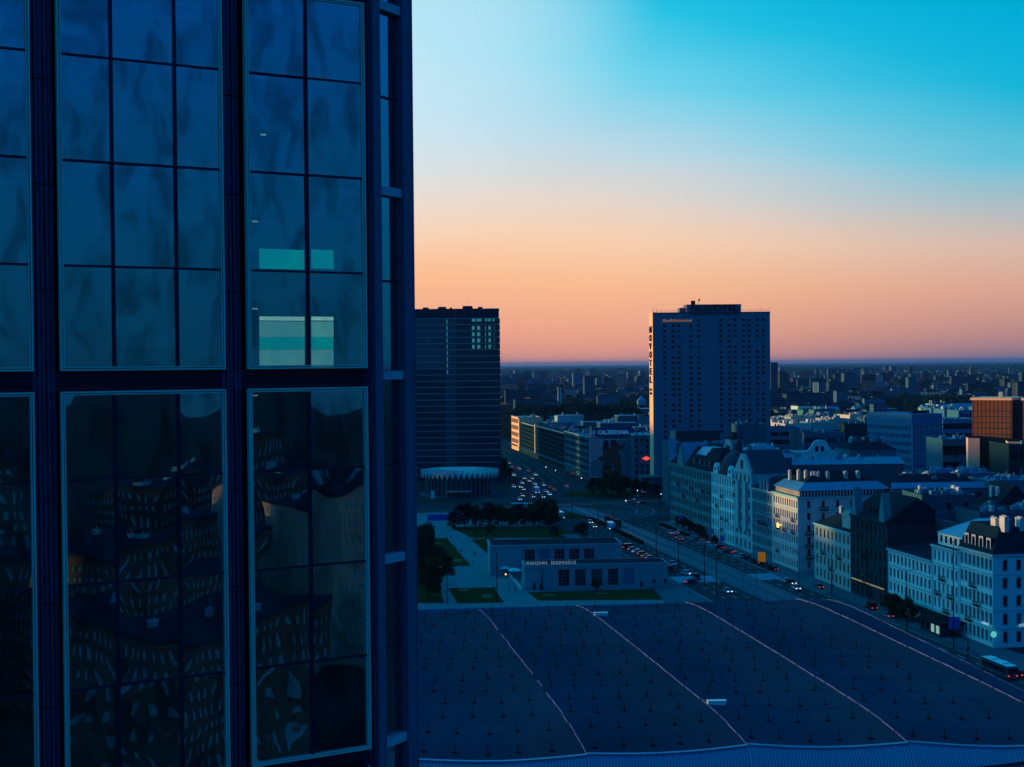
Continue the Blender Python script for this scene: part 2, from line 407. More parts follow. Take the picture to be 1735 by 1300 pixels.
sheet('ground', [(-900, -700), (1100, -700), (1600, 2600), (-700, 2600)], -.02, 'ground')
sheet('plaza_paving', [(-160, 320), (60, 318), (52, 455), (30, 640), (-120, 700), (-160, 500)], 0., 'paving_pale')
rd = [S(-260, -46), S(-260, -9), S(258, -9), S(285, 0), S(320, 30), S(360, 90), S(400, 90), S(372, 20), S(380, -14)]
rd += [Vector((46, 800, 0)), Vector((5, 1090, 0)), Vector((-8, 1330, 0)), Vector((-30, 1330, 0)), Vector((-24, 1090, 0)), Vector((6, 800, 0)), S(375, -75), S(366, -150), S(338, -150), S(335, -82), S(290, -58), S(240, -50), S(100, -46)]
sheet('avenue', rd, .004, 'asphalt')
# median with tram tracks
sheet('tram_bed', [S(-260, -29.5), S(-260, -19), S(300, -19), S(345, -25), S(345, -36), S(300, -29.5)], .008, 'concrete')
mb = MB()
for v in (-28, -26.5, -22.2, -20.7):
    for i in range(-26, 34):
        a = S(i * 10, v - .07); b = S(i * 10, v + .07); c = S(i * 10 + 10, v + .07); d = S(i * 10 + 10, v - .07)
        for p in (a, b, c, d): p.z = .014
        mb.quad(a, b, c, d)
for o_ in (-4.5, -3, 1.5, 3):      # tracks of the crossing street
    p, q = G(700, 868) + Vector((0, o_, .0142)), G(1150, 846) + Vector((0, o_ * 1.1, .0142)); w2 = Vector((0, .09, 0)); mb.quad(p - w2, q - w2, q + w2, p + w2)
part('tram_rails', mb, 'rail')['kind'] = 'structure'
mb = MB()
for v in (-15.8, -12.4, -33.2, -36.8, -40.4):
    for i in range(-20, 30):
        if v in (-15.8,) or i % 1 == 0:
            a = S(i * 9, v - .1, .009); b = S(i * 9, v + .1, .009); c = S(i * 9 + 4, v + .1, .009); d = S(i * 9 + 4, v - .1, .009); mb.quad(a, b, c, d)
for v in (-9.4, -18.6, -30.0, -45.6): mb.quad(S(-260, v - .09, .0092), S(-260, v + .09, .0092), S(255, v + .09, .0092), S(255, v - .09, .0092))
for k in range(14):      # pedestrian crossing by the side street
    u = 112 + k * .9; 
    for v0, v1 in ((-18, -9.8), (-45, -31)): mb.quad(S(u, v0, .0095), S(u, v1, .0095), S(u + .45, v1, .0095), S(u + .45, v0, .0095))
for i in range(40):      # lanes of the far avenue
    t = i / 40; p = Vector((22 - 34 * t, 800 + 430 * t, .009))
    for dx in (-8, -2.5, 4, 9): mb.quad(p + Vector((dx - .1, 0, 0)), p + Vector((dx + .1, 0, 0)), p + Vector((dx - .4, 5, 0)), p + Vector((dx - .6, 5, 0)))
rc_ = G(1020, 858)
def arc(cx, cy, r, a0, a1, w_=.14, dash=0):
    n = int(abs(a1 - a0) * r / 3) + 2
    for i in range(n):
        if dash and i % 2: continue
        a, c = a0 + (a1 - a0) * i / n, a0 + (a1 - a0) * (i + 1) / n
        P_ = lambda r_, t: Vector((cx + r_ * math.cos(t), cy + r_ * math.sin(t), .0094))
        mb.quad(P_(r - w_, a), P_(r + w_, a), P_(r + w_, c), P_(r - w_, c))
for k, r in enumerate((26, 30, 34, 38, 42)): arc(S(345, 2).x, S(345, 2).y, r, -2.9, -1.2, .12, k in (1, 3))
for k, r in enumerate((44, 48, 52)): arc(S(330, -45).x, S(330, -45).y, r, -1.0, .9, .12, k == 1)
for k in range(16):
    p = G(868 + k * 4.2, 853); mb.quad(p + Vector((-.4, -3, .0097)), p + Vector((.4, -3, .0097)), p + Vector((.4, 3, .0097)), p + Vector((-.4, 3, .0097)))
part('road_markings', mb, 'white_line')['kind'] = 'structure'
slab('pavement', [S(-260, -9), S(-260, 30), S(0, 2), S(110, 2), S(116, 40), S(122, 40), S(124, 2), S(276, 2), S(272, -5), S(256, -9)], -.02, .13, 'pavement')
slab('station_pavement', [S(-60, -52), S(-60, -46), S(100, -46), S(240, -50), S(240, -56), S(105, -56), S(60, -62)], -.02, .13, 'pavement')
slab('corner_island', [S(292, -30), S(318, -34), S(325, -60), S(300, -52)], -.02, .13, 'grass')
slab('tram_hedge_strip', [S(205, -33), S(205, -30.4), S(292, -30.4), S(292, -33)], -.02, .13, 'grass')
slab('round_island', [G(955, 842), G(1080, 842), G(1052, 832), G(960, 833)], -.02, .13, 'grass')
slab('far_pavement', [Vector((46, 806, 0)), Vector((75, 800, 0)), Vector((70, 860, 0)), Vector((12, 1100, 0)), Vector((4, 1100, 0))], -.02, .13, 'pavement')
# lawns of the plaza
GR = [[(700, 912), (757, 912), (797, 959), (700, 961)], [(760, 997), (836, 996), (854, 1021), (775, 1023)], [(798, 915), (838, 912), (836, 950), (826, 938)],
      [(895, 1004), (1131, 998), (1158, 1016), (912, 1018)], [(700, 964), (740, 975), (752, 1022), (700, 1022)], [(762, 893), (938, 893), (1000, 912), (800, 912)]]
for q in GR: slab('lawn', [G(*p) for p in q], -.02, .1, 'grass')
for x, y, rx, ry in ((745, 943, 7, 3), (775, 950, 9, 3), (742, 921, 6, 1.6), (785, 1000, 9, 3), (825, 1011, 10, 3.5), (930, 1009, 12, 2), (1020, 1006, 14, 1.2), (738, 952, 5, 2)):
    pts = []
    for k in range(14):
        a = k / 14 * 6.283; r = random.uniform(.75, 1.15); pts.append(G(x + rx * r * math.cos(a), y + ry * r * math.sin(a)))
    sheet('bare_patch', pts, .106, 'soil')
sheet('side_path', [G(838, 985), G(880, 985), G(905, 1018), G(862, 1020)], .005, 'paving_pale')
# ------------------------------------------------------------------ the glass tower on the left
def tower_glass():
    m = bpy.data.materials.new('tower_glass'); m.use_nodes = True; q = NG(m.node_tree); m.node_tree.nodes.clear()
    t = q.n('ShaderNodeTexCoord'); oi = q.n('ShaderNodeObjectInfo')
    off = q.n('ShaderNodeCombineXYZ')
    for i, k in enumerate((37., 91., 53.)): q.set(off.inputs[i], q.m('MULTIPLY', oi.outputs['Random'], k))
    v = q.vm('ADD', t.outputs['Object'], off.outputs[0])
    w = q.n('ShaderNodeTexNoise'); w.inputs['Scale'].default_value = .34; w.inputs['Detail'].default_value = 1.5; q.set(w.inputs['Vector'], v)
    b = q.n('ShaderNodeBump'); b.inputs['Strength'].default_value = 1.; b.inputs['Distance'].default_value = .019; q.set(b.inputs['Height'], w.outputs[0])
    mpn = q.n('ShaderNodeMapping'); mpn.inputs['Scale'].default_value = (1.1, 1.1, .55); q.set(mpn.inputs[0], v)
    d = q.n('ShaderNodeTexNoise'); d.inputs['Scale'].default_value = 1.0; d.inputs['Detail'].default_value = 5; d.inputs['Distortion'].default_value = .6; q.set(d.inputs['Vector'], mpn.outputs[0])
    mp2 = q.n('ShaderNodeMapping'); mp2.inputs['Scale'].default_value = (.15, .15, 5.); q.set(mp2.inputs[0], v)
    d2 = q.n('ShaderNodeTexNoise'); d2.inputs['Scale'].default_value = 1.2; d2.inputs['Detail'].default_value = 3; q.set(d2.inputs['Vector'], mp2.outputs[0])
    f = q.m('ADD', q.ss(d.outputs[0], .32, .58, .27, .50), q.m('MULTIPLY', q.m('SUBTRACT', d2.outputs[0], .5), .12))
    gl = q.n('ShaderNodeBsdfGlossy'); gl.inputs['Roughness'].default_value = .012; gl.inputs['Color'].default_value = (.62, .8, .95, 1); q.set(gl.inputs['Normal'], b.outputs[0])
    tr = q.n('ShaderNodeBsdfTransparent'); tr.inputs['Color'].default_value = (.55, .72, .74, 1)
    mx = q.n('ShaderNodeMixShader'); q.set(mx.inputs[0], f); q.set(mx.inputs[1], tr.outputs[0]); q.set(mx.inputs[2], gl.outputs[0])
    o = q.n('ShaderNodeOutputMaterial'); q.set(o.inputs[0], mx.outputs[0]); MATS['tower_glass'] = m
tower_glass()
def corner_glass():
    m = bpy.data.materials.new('corner_glass'); m.use_nodes = True; q = NG(m.node_tree); m.node_tree.nodes.clear()
    gl = q.n('ShaderNodeBsdfGlossy'); gl.inputs['Roughness'].default_value = .06; gl.inputs['Color'].default_value = (.4, .95, 1., 1)
    df = q.n('ShaderNodeBsdfDiffuse'); df.inputs['Color'].default_value = (.004, .01, .014, 1)
    mx = q.n('ShaderNodeMixShader'); mx.inputs[0].default_value = .5; q.set(mx.inputs[1], df.outputs[0]); q.set(mx.inputs[2], gl.outputs[0])
    o = q.n('ShaderNodeOutputMaterial'); q.set(o.inputs[0], mx.outputs[0]); MATS['corner_glass'] = m
corner_glass()
mat('alu_bright', (.03, .95, .80), .4, .1, var=.15, scale=.5)
mat('alu_dark', (.035, .04, .06), .45, .4, var=.25, scale=.6)
mat('pier_blue', (.10, .12, .17), .5, .3, var=.2, scale=.5)
mat('pier_pale', (.02, .18, .29), .5, .1, var=.2, scale=.5)
mat('interior', (.10, .10, .10), .9, var=.3, scale=.5)
mat('sky_glow_pale', (.3, .5, .4), var=.25, scale=.8, emit=(.10, .34, .30), es=1., rough=.9)  # emission stands in for sky light behind the blinds
mat('sky_glow_teal', (.1, .4, .36), var=.5, scale=.8, emit=(.0, .30, .27), es=1., rough=.9)
mat('sky_glow_bright', (.4, .5, .4), var=0, emit=(.34, .62, .50), es=1.)
TA = R(29.0); TO = W(300, 623, 46.0); TO.z = 0
tower = thing('glass_tower', 'dark blue glass office tower with framed glass bays filling the left', 'tower', TO, TA)
TM = Matrix.Translation(TO) @ Matrix.Rotation(TA, 4, 'Z'); TI = TM.inverted()
def TP(px, py, yl=0.):
    a = TI @ Vector((0, 0, CAMH)); d = TI.to_3x3() @ ray(px, py); t = (yl - a.y) / d.y
    return a + d * t
sx = lambda px: TP(px, 620).x
BW = sx(382) - sx(103)
bays = [(sx(57) - BW, sx(57), 3), (sx(103), sx(382), 3), (sx(421), sx(622), 2)]
bays = [(bays[0][0] - BW - 1.1, bays[0][0] - 1.1, 3)] + bays
PITCH = 13.9; BH = 13.22; ZB = 69.92; K0, K1 = -5, 2
GP = {}
def pane_mesh(w, h, var):
    k = (round(w, 2), round(h, 2), var)
    if k in GP: return GP[k]
    rr = random.Random(hash(k) % 9999); a = rr.uniform(.002, .006) * rr.choice((1, 1, -1)); sxx = rr.uniform(-.004, .004)
    n = 10; mb = MB(); N = n + 1
    for j in range(N):
        for i in range(N):
            x = -1 + 2 * i / n; z = -1 + 2 * j / n
            mb.v.append((x * w / 2, -a * (1 - x * x) * (1 - z * z) + sxx * x * .5, (z + 1) * h / 2))
    for j in range(n):
        for i in range(n): mb.f.append((j * N + i, j * N + i + 1, j * N + N + i + 1, j * N + N + i)); mb.m.append(0)
    GP[k] = mb.mesh('pane', 'tower_glass', True); return GP[k]
FR = (.26, .26, .26, .22)
for bi, (a, b, nc) in enumerate(bays):
    cw = [BW / 3] * 3 if nc == 3 else [(b - a) / 2] * 2
    if nc == 3: t_ = b - a; cw = [t_ * .315, t_ * .385, t_ * .30]
    for k in range(K0, K1):
        z = ZB + k * PITCH; near = -3 <= k <= 1
        fr = MB()
        for o_, y0, e, y1 in ((0, -.05, .055, .25), (.085, -.03, .04, .25)):      # double bright line
            for x0, x1, z0, z1 in ((a + o_, a + o_ + e, z + o_, z + BH - o_), (b - o_ - e, b - o_, z + o_, z + BH - o_), (a + o_ + e, b - o_ - e, z + o_, z + o_ + e), (a + o_ + e, b - o_ - e, z + BH - o_ - e, z + BH - o_)):
                fr.box(x0, x1, y0, y1, z0, z1)
        fo = part('bay_frame', fr, 'alu_bright', tower)
        bx = MB()
        bx.box(a + .055, a + .085, .02, 1.15, z, z + BH); bx.box(b - .085, b - .055, .02, 1.15, z, z + BH)
        bx.box(a + .085, b - .085, .02, 1.15, z - .02, z + .05); bx.box(a + .085, b - .085, .02, 1.15, z + BH - .05, z + BH + .02)
        part('bay_casing', bx, 'alu_dark', fo)
        mu = MB(); x = a; xs = [a + .125]
        for c in cw: x += c; xs.append(x)
        xs[-1] = b - .125; zs = [z + .125]; zz = z
        for f_ in FR: zz += f_ * BH; zs.append(zz)
        zs[-1] = z + BH - .125
        for x in xs[1:-1]: mu.box(x - .055, x + .055, -.02, .22, zs[0], zs[-1])
        for q_ in zs[1:-1]:
            for i in range(nc): mu.box(xs[i] + (.055 if i else 0), xs[i + 1] - (.055 if i < nc - 1 else 0), -.012, .18, q_ - .035, q_ + .035)
        part('mullions', mu, 'alu_dark', fo)
        if near:
            for j in range(4):
                for i in range(nc):
                    w_ = xs[i + 1] - xs[i]; h_ = zs[j + 1] - zs[j]
                    put('pane', pane_mesh(w_, h_, (i * 5 + j * 3 + k * 7 + bi) % 5), tower, ((xs[i] + xs[i + 1]) / 2, .05, zs[j])).rotation_euler = (R(random.uniform(-.5, .5)), 0, R(random.uniform(-.7, .7)))
        else:
            g_ = MB(); g_.quad((a + .1, .06, z + .1), (b - .1, .06, z + .1), (b - .1, .06, z + BH - .1), (a + .1, .06, z + BH - .1)); part('pane', g_, 'tower_glass', tower)
ZT = ZB + K1 * PITCH
# ribbed columns between the bays
ends = [(bays[0][1], bays[1][0]), (bays[1][1], bays[2][0]), (bays[2][1], bays[3][0]), (bays[3][1], sx(640))]
for ci, (a, b) in enumerate(ends):
    mb = MB(); yb = .55 if ci < 3 else .30
    mb.box(a + (.0 if ci < 3 else .02), b, yb + .25, 1.6, 0, ZT)
    nr = 5; w_ = (b - a - .1) / nr
    z = ZB - 5 * PITCH
    while z < ZT:
        for i in range(nr):
            x0 = a + .05 + i * w_; mb.box(x0 + .02, x0 + w_ - .02, yb + (.0 if i % 2 else .06), yb + .255, max(0, z) + .02, min(z + BH * .26, ZT) - .03)
        z += BH * .26 if True else 0
    part('column', mb, 'pier_blue', tower)
# corner chamfer with narrow windows
cx = sx(641); cyv = .30; ca = R(29.4); cdx = Vector((math.cos(ca), math.sin(ca))); cn = Vector((cdx.y, -cdx.x))
def CP(t, d=0.): return (cx + cdx.x * t - cn.x * d, cyv + cdx.y * t - cn.y * d)
CL = 2.50
def cpris(mb, t0, t1, d0, d1, z0, z1): mb.prism([CP(t0, d0), CP(t1, d0), CP(t1, d1), CP(t0, d1)], z0, z1)
mb = MB(); cpris(mb, .06, .50, 0, .9, 0, ZT); part('corner_pier', mb, 'pier_pale', tower)
mb = MB(); cpris(mb, CL - .62, CL - .02, 0, .9, 0, ZT); part('corner_pier', mb, 'pier_pale', tower)
mb = MB(); cpris(mb, CL - .05, CL, -.03, .05, 0, ZT); part('corner_edge', mb, 'pier_pale', tower)
for k in range(-10, 5):
    z = 69.8 + k * 6.87
    if z < 1: continue
    mb = MB(); p = [CP(.51, .08), CP(CL - .63, .08), CP(CL - .63, .7), CP(.51, .7)]
    mb.prism(p, z - .32, z, 0, None); q0 = [CP(.51, .12), CP(CL - .63, .12), CP(CL - .63, .7), CP(.51, .7)]
    part('sill', mb, 'trim', tower)
    for h0, h1 in ((.02, 3.33), (3.41, 6.53)):
        if z + h1 > ZT: continue
        g_ = MB(); a0 = CP(.52, .34); a1 = CP(CL - .64, .34)
        g_.quad((*a0, z + h0), (*a1, z + h0), (*a1, z + h1), (*a0, z + h1)); part('pane', g_, 'corner_glass', tower)
    mb = MB(); cpris(mb, .51, CL - .63, .28, .5, z + 3.33, z + 3.41); part('transom', mb, 'alu_dark', tower)
# body: side walls, slabs, core
CE = CP(CL, .3)
mb = MB(); mb.box(CE[0] - .3, CE[0], CE[1] + .2, CE[1] + 24, 0, ZT); part('side_wall', mb, 'pier_blue', tower)
mb = MB(); mb.box(bays[0][0] - 1, CE[0] - .3, CE[1] + 23.5, CE[1] + 24, 0, ZT); mb.box(bays[0][0] - 1.4, bays[0][0] - 1, 1.2, CE[1] + 24, 0, ZT); part('rear_wall', mb, 'pier_blue', tower)
mb = MB(); mb.box(bays[0][0] - .9, sx(640), 9., 9.4, 0, ZT); part('core_wall', mb, 'interior', tower)
for k in range(K0, K1):
    z = ZB + k * PITCH; zz = z
    mb = MB(); mb.box(bays[0][0] - 1, sx(640), .9, 1.5, z - .64, z - .06); part('floor_band', mb, 'pier_blue', tower)
    mb = MB(); mb.box(bays[0][0] - 1, sx(640) - .1, .62, .9, z - .50, z - .20); part('floor_band', mb, 'alu_dark', tower)
    for f_ in FR:
        mb = MB(); mb.box(bays[0][0] - .9, sx(640) - .2, 1.5, 9.0, zz - .5, zz - .2); part('floor_slab', mb, 'interior', tower); zz += f_ * BH
mb = MB(); mb.prism([(bays[0][0] - 1.2, 1.2), (sx(640), 1.2), CP(.1, .6), CP(CL - .1, .6), (CE[0] - .3, CE[1] + 23.8), (bays[0][0] - 1.2, CE[1] + 23.8)], ZT - .4, ZT); part('roof', mb, 'tar_roof', tower)
# right-hand bay: blinds made to glow, in place of sky light through the far windows
def blind(x0, x1, y0, y1, m, yl=4.0, name='blind_sky_glow'):
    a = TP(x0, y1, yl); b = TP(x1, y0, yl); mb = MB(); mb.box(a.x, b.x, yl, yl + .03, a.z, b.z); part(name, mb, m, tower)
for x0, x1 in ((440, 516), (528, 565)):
    blind(x0, x1, 424, 455, 'sky_glow_teal'); blind(x0, x1, 537, 543, 'sky_glow_bright', 4.2)
    blind(x0, x1, 545, 571, 'sky_glow_pale'); blind(x0, x1, 571.5, 592, 'sky_glow_teal', 4.02); blind(x0, x1, 592.5, 621, 'sky_glow_pale')
for x, y in ((446, 228), (432, 375), (432, 523), (432, 670)): blind(x - 4, x + 5, y - 1, y + 1.5, 'shop_light', 2.5, 'ceiling_lamp')
# a small table behind the lowest panes
a = TP(490, 1280, 2.2); mb = MB()
mb.box(-.8, .8, -.35, .35, .70, .74)
for x in (-.7, .6):
    for y in (-.3, .2): mb.box(x, x + .08, y, y + .08, 0, .7)
st = part('side_table', mb, 'frame_white', None, TM @ Vector((a.x, 2.4, a.z)), TA)
tag(st, 'small white table behind the lowest glass of the right-hand bay', 'table')
# ------------------------------------------------------------------ railway station hall with the wide folded roof
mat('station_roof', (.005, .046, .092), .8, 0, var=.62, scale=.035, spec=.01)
mat('station_fascia', (.2, .34, .38), .5, .3, var=.15, scale=.3)
mat('flashing', (.10, .18, .46), .5, .2, var=.9, scale=1.1)
RZ = 17.0
RID = [((-62, 184), (-78, 296)), ((-38, 185), (-54, 298)), ((-14, 186), (-31, 299)), ((10, 188), (-8, 301)), ((33, 192), (14, 305)), ((56, 192.6), (38.8, 308)), ((81.5, 192), (64.6, 311)), ((85, 191), (72, 311.5))]
hall = thing('station_hall', 'railway station hall under a huge dark blue roof with ridge lines', 'station', (30, 245, 0))
HO = Vector((30, 245, 0))
def rp(i, f, s, dz=0.):
    a0, a1 = Vector((*RID[i][0], 0)), Vector((*RID[i][1], 0)); b0, b1 = Vector((*RID[i + 1][0], 0)), Vector((*RID[i + 1][1], 0))
    p = (a0.lerp(a1, s)).lerp(b0.lerp(b1, s), f)
    p.y -= (1 - s) * 3.5 * math.sin(f * math.pi) * 0 ; wob = .10 * math.sin(s * 21 + i * 2.3) + .06 * math.sin(s * 47 + i)
    sag = -.55 * math.sin(math.pi * min(1, f * 1.0)) - (.14 * f if i < 6 else .3 * min(1, f * 3))
    p.z = RZ + sag + wob * (1 - abs(2 * f - 1)) - 1.3 * (abs(2 * s - 1) ** 6) + dz
    return p - HO
for i in range(7):
    mb = MB(); NS, NF = 30, 8; c0 = len(mb.v)
    for j in range(NS + 1):
        for k in range(NF + 1): mb.v.append(tuple(rp(i, k / NF, j / NS)))
    for j in range(NS):
        for k in range(NF): mb.f.append((j * (NF + 1) + k, j * (NF + 1) + k + 1, (j + 1) * (NF + 1) + k + 1, (j + 1) * (NF + 1) + k)); mb.m.append(0)
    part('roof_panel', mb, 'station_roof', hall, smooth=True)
# ridge flashings: short overlapping sheets, slightly uneven
for i in range(1, 8):
    n = 26
    for j in range(n):
        if i < 7 and random.random() < (.10 if j > 17 else .03): continue      # random gaps, more often towards the far end
        s0, s1 = (j + .03) / n, (j + random.uniform(.9, .98)) / n
        a = rp(i if i < 7 else 6, 0 if i < 7 else 1, s0); b = rp(i if i < 7 else 6, 0 if i < 7 else 1, s1); h = .04 + .05 * random.random(); o = random.uniform(-.09, .09)
        mb = MB(); w = .05; x = Vector((o, 0, 0))
        mb.poly([a + x + Vector((-w, 0, -.05)), a + x + Vector((-w, 0, h)), b + x + Vector((-w, 0, h)), b + x + Vector((-w, 0, -.05))])
        mb.poly([a + x + Vector((-w, 0, h)), a + x + Vector((w, 0, h)), b + x + Vector((w, 0, h)), b + x + Vector((-w, 0, h))])
        mb.poly([a + x + Vector((w, 0, h)), a + x + Vector((w, 0, -.7)), b + x + Vector((w, 0, -.7)), b + x + Vector((w, 0, h))])
        mb.poly([a + x + Vector((w, 0, h)), a + x + Vector((-w, 0, h)), a + x + Vector((-w, 0, -.05)), a + x + Vector((w, 0, -.7))])
        part('ridge_flashing', mb, 'flashing', hall)
rod = MB(); rod.tube((0, 0, 0), (0, 0, 1.35), .075, .05, 5); rod.box(-.38, .38, -.16, .16, -.05, .1); rod.box(-.1, .1, -.42, .42, -.05, .06)
rod = rod.mesh('lightning_rod', 'rubber')
for i in range(1, 6):
    for j in range(14):
        for k in range(5 if i < 5 else 4):
            s = (j + .35) / 14 + random.uniform(-.004, .004); f = (k + .35 + .3 * ((j % 2))) / 5.4 + random.uniform(-.01, .01)
            if i == 1 and f < .55: continue
            put('lightning_rod', rod, hall, rp(i, min(f, .95), s), random.uniform(-.1, .1))
for j in range(11):
    mb = MB(); s = (j + .6) / 11
    for i in range(1, 6):
        for k in range(8): mb.tube(rp(i, k / 8, s + .006 * math.sin(i * 3 + j), .1), rp(i, (k + 1) / 8, s + .006 * math.sin(i * 3 + j), .1), .035, n=4)
    part('conductor_wire', mb, 'pier_blue', hall)
for i in range(1, 6):       # standing seams of the sheet roof
    mb = MB()
    for k in range(1, 9):
        for j in range(15):
            p, q = rp(i, k / 9, j / 15), rp(i, k / 9, (j + 1) / 15); e_ = Vector((.035, 0, .0)); u_ = Vector((0, 0, .05)); mb.quad(p - e_ + u_ * .2, p + u_, q + u_, q - e_ + u_ * .2); mb.quad(p + u_, p + e_ + u_ * .2, q + e_ + u_ * .2, q + u_)
    part('roof_seams', mb, 'station_roof', hall)
mat('roof_patch', (.01, .045, .075), .9, var=.4, scale=.4)
for k in range(26):         # repaired and stained patches
    i = random.randint(1, 5); f, s = random.uniform(.1, .85), random.uniform(.05, .92); df, ds = random.uniform(.03, .10), random.uniform(.01, .035)
    mb = MB(); mb.quad(*[rp(i, f + a * df, s + b * ds, .03) for a, b in ((0, 0), (1, 0), (1, 1), (0, 1))]); part('roof_patch', mb, 'roof_patch', hall)
for px, py in ((1018, 1041), (1214, 1191)):
    p = G(px, py, RZ) - HO; mb = MB(); mb.box(-1.4, 1.4, -.45, .45, -.6, .32); mb.box(-1.5, 1.5, -.55, .55, .32, .42); part('skylight_box', mb, 'white_plaster', hall, p, R(2))
# near fascia: ribbed sloping sheet
for i in range(7):
    mb = MB(); a = rp(i, 0, 0); b = rp(i, 1, 0); n = max(8, int((b - a).length / .45))
    for k in range(n):
        p = rp(i, k / n, 0); q = rp(i, (k + 1) / n, 0); m_ = (p + q) / 2
        d = Vector((0, -3.2, -3.0)) * (1 if i < 5 else 1 - .8 * k / n if i == 5 else .2); e = Vector((0, -.22, .12))
        if k == 0 or True:
            mb.quad(p + d, m_ + d + e, m_ + e * .4, p); mb.quad(m_ + d + e, q + d, q, m_ + e * .4)
    part('fascia', mb, 'station_fascia', hall)
    mb = MB()
    for k in range(12):
        p = rp(i, k / 12, 0); q = rp(i, (k + 1) / 12, 0)
        mb.quad(p + Vector((0, -.25, .18)), q + Vector((0, -.25, .18)), q + Vector((0, .35, .2)), p + Vector((0, .35, .2))); mb.quad(p + Vector((0, -.25, -.1)), q + Vector((0, -.25, -.1)), q + Vector((0, -.25, .18)), p + Vector((0, -.25, .18)))
    part('edge_trim', mb, 'station_fascia', hall)
mb = MB()       # underside, far and right edges
a, b, c, d = [rp(*x) for x in ((0, 0, 0), (6, 1, 0), (6, 1, 1), (0, 0, 1))]
dn = Vector((0, 0, -2.6)); mb.quad(b + dn, a + dn, d + dn, c + dn); mb.quad(b, b + dn, c + dn, c); mb.quad(c, c + dn, d + dn, d); mb.quad(d, d + dn, a + dn, a)
part('roof_soffit', mb, 'station_fascia', hall)
mb = MB(); mb.prism([(-85, -30), (22, -28), (8, 45), (-98, 40)], 0, 14.0); part('hall_wall', mb, 'glass_teal', hall)
for k in range(16):
    p = Vector((-85, -30, 0)).lerp(Vector((22, -28, 0)), k / 15); mb = MB(); mb.box(-.3, .3, -1.2, -.1, 0, 14.0); part('hall_column', mb, 'concrete', hall, p)

# ------------------------------------------------------------------ low station pavilion with lettering
mat('pavilion_stone', (.15, .36, .42), .8, var=.16, scale=.25)
pv = G(889, 1000); pe = G(1131, 995)
PA = math.atan2(pe.y - pv.y, pe.x - pv.x); PW = (pe - pv).length
pav = thing('station_pavilion', 'long low stone station pavilion in two steps with tall windows', 'pavilion', pv, PA)
fc = lambda px: (px - 889) / (1131 - 889) * PW
wc = [(fc(a), fc(b)) for a, b in ((946, 965), (974, 993), (1002, 1021), (1030, 1048), (1056, 1075))]
wr = [(.9, 6.1)]
mb = MB(); facade(mb, (0, 0), (1, 0), PW, 0, 7.3, wc, wr, .7); facade(mb, (0, 10.4), (0, -1), 10.4, 0, 7.3, [], []); facade(mb, (PW, 0), (0, 1), 10.4, 0, 7.3, [], []); facade(mb, (PW, 10.4), (-1, 0), PW, 0, 7.3, [], [])
part('wall', mb, 'pavilion_stone', pav); windows(pav, (0, 0), (1, 0), wc, wr, 'grid', 'pale_roof', 'trim', .7)
mb = MB(); mb.box(-.15, PW + .15, -.15, 10.5, 7.301, 7.75); mb.box(.4, PW - .4, .4, 9.9, 7.75, 7.78, 1); part('roof', mb, ['pavilion_stone', 'tar_roof'], pav)
for px in (905, 917, 1087, 1108, 1127):
    mb = MB(); mb.box(-.45, .45, -.1, -.002, 0, 1.9 if px < 1100 else 1.2); part('door' if px < 920 else 'vent', mb, 'frame_dark', pav, (fc(px), 0, .1 if px < 1100 else 1.4))
b0 = Vector((fc(1131) * 0 - 9.0, 32, 0)); BW2 = 44.0
mb = MB(); bl = PA; wc2 = [(x - 1.75, x + 1.75) for x in (13.2, 18.2, 23.1, 28.1, 33.1)]; wr2 = [(4.4, 8.4)]
facade(mb, (-9, 30), (1, 0), BW2, 0, 9.4, [(a + 0, b + 0) for a, b in wc2], wr2, .7)
facade(mb, (-9, 46), (0, -1), 16, 0, 9.4, [], []); facade(mb, (BW2 - 9, 30), (0, 1), 16, 0, 9.4, [], []); facade(mb, (BW2 - 9, 46), (-1, 0), BW2, 0, 9.4, [], [])
part('upper_wall', mb, 'pavilion_stone', pav); windows(pav, (-9, 30), (1, 0), wc2, wr2, 'grid', 'pale_roof', 'trim', .7)
mb = MB(); mb.box(-9.2, BW2 - 8.8, 29.8, 46.2, 9.401, 10.0); mb.box(-8.6, BW2 - 9.4, 30.4, 45.6, 10.0, 10.03, 1); part('upper_roof', mb, ['pavilion_stone', 'tar_roof'], pav)
mb = MB(); mb.box(-9.05, BW2 - 8.95, 29.88, 29.98, 8.7, 9.0); part('moulding', mb, 'pavilion_stone', pav)
mb = MB(); mb.box(-.04, PW + .04, -.12, -.002, 6.4, 6.8); part('moulding', mb, 'pavilion_stone', pav)
mb = MB(); mb.box(4, PW - 12, 10.6, 29.9, 0, 3.6); part('link_roof', mb, 'tar_roof', pav)
lettering('WARSZAWA  ŚRÓDMIEŚCIE', 'sign_white', pav, (fc(891.5), .5, 7.78), fc(976) - fc(891.5), .95, 0, 'roof_lettering', .04, -.02, 1.35)
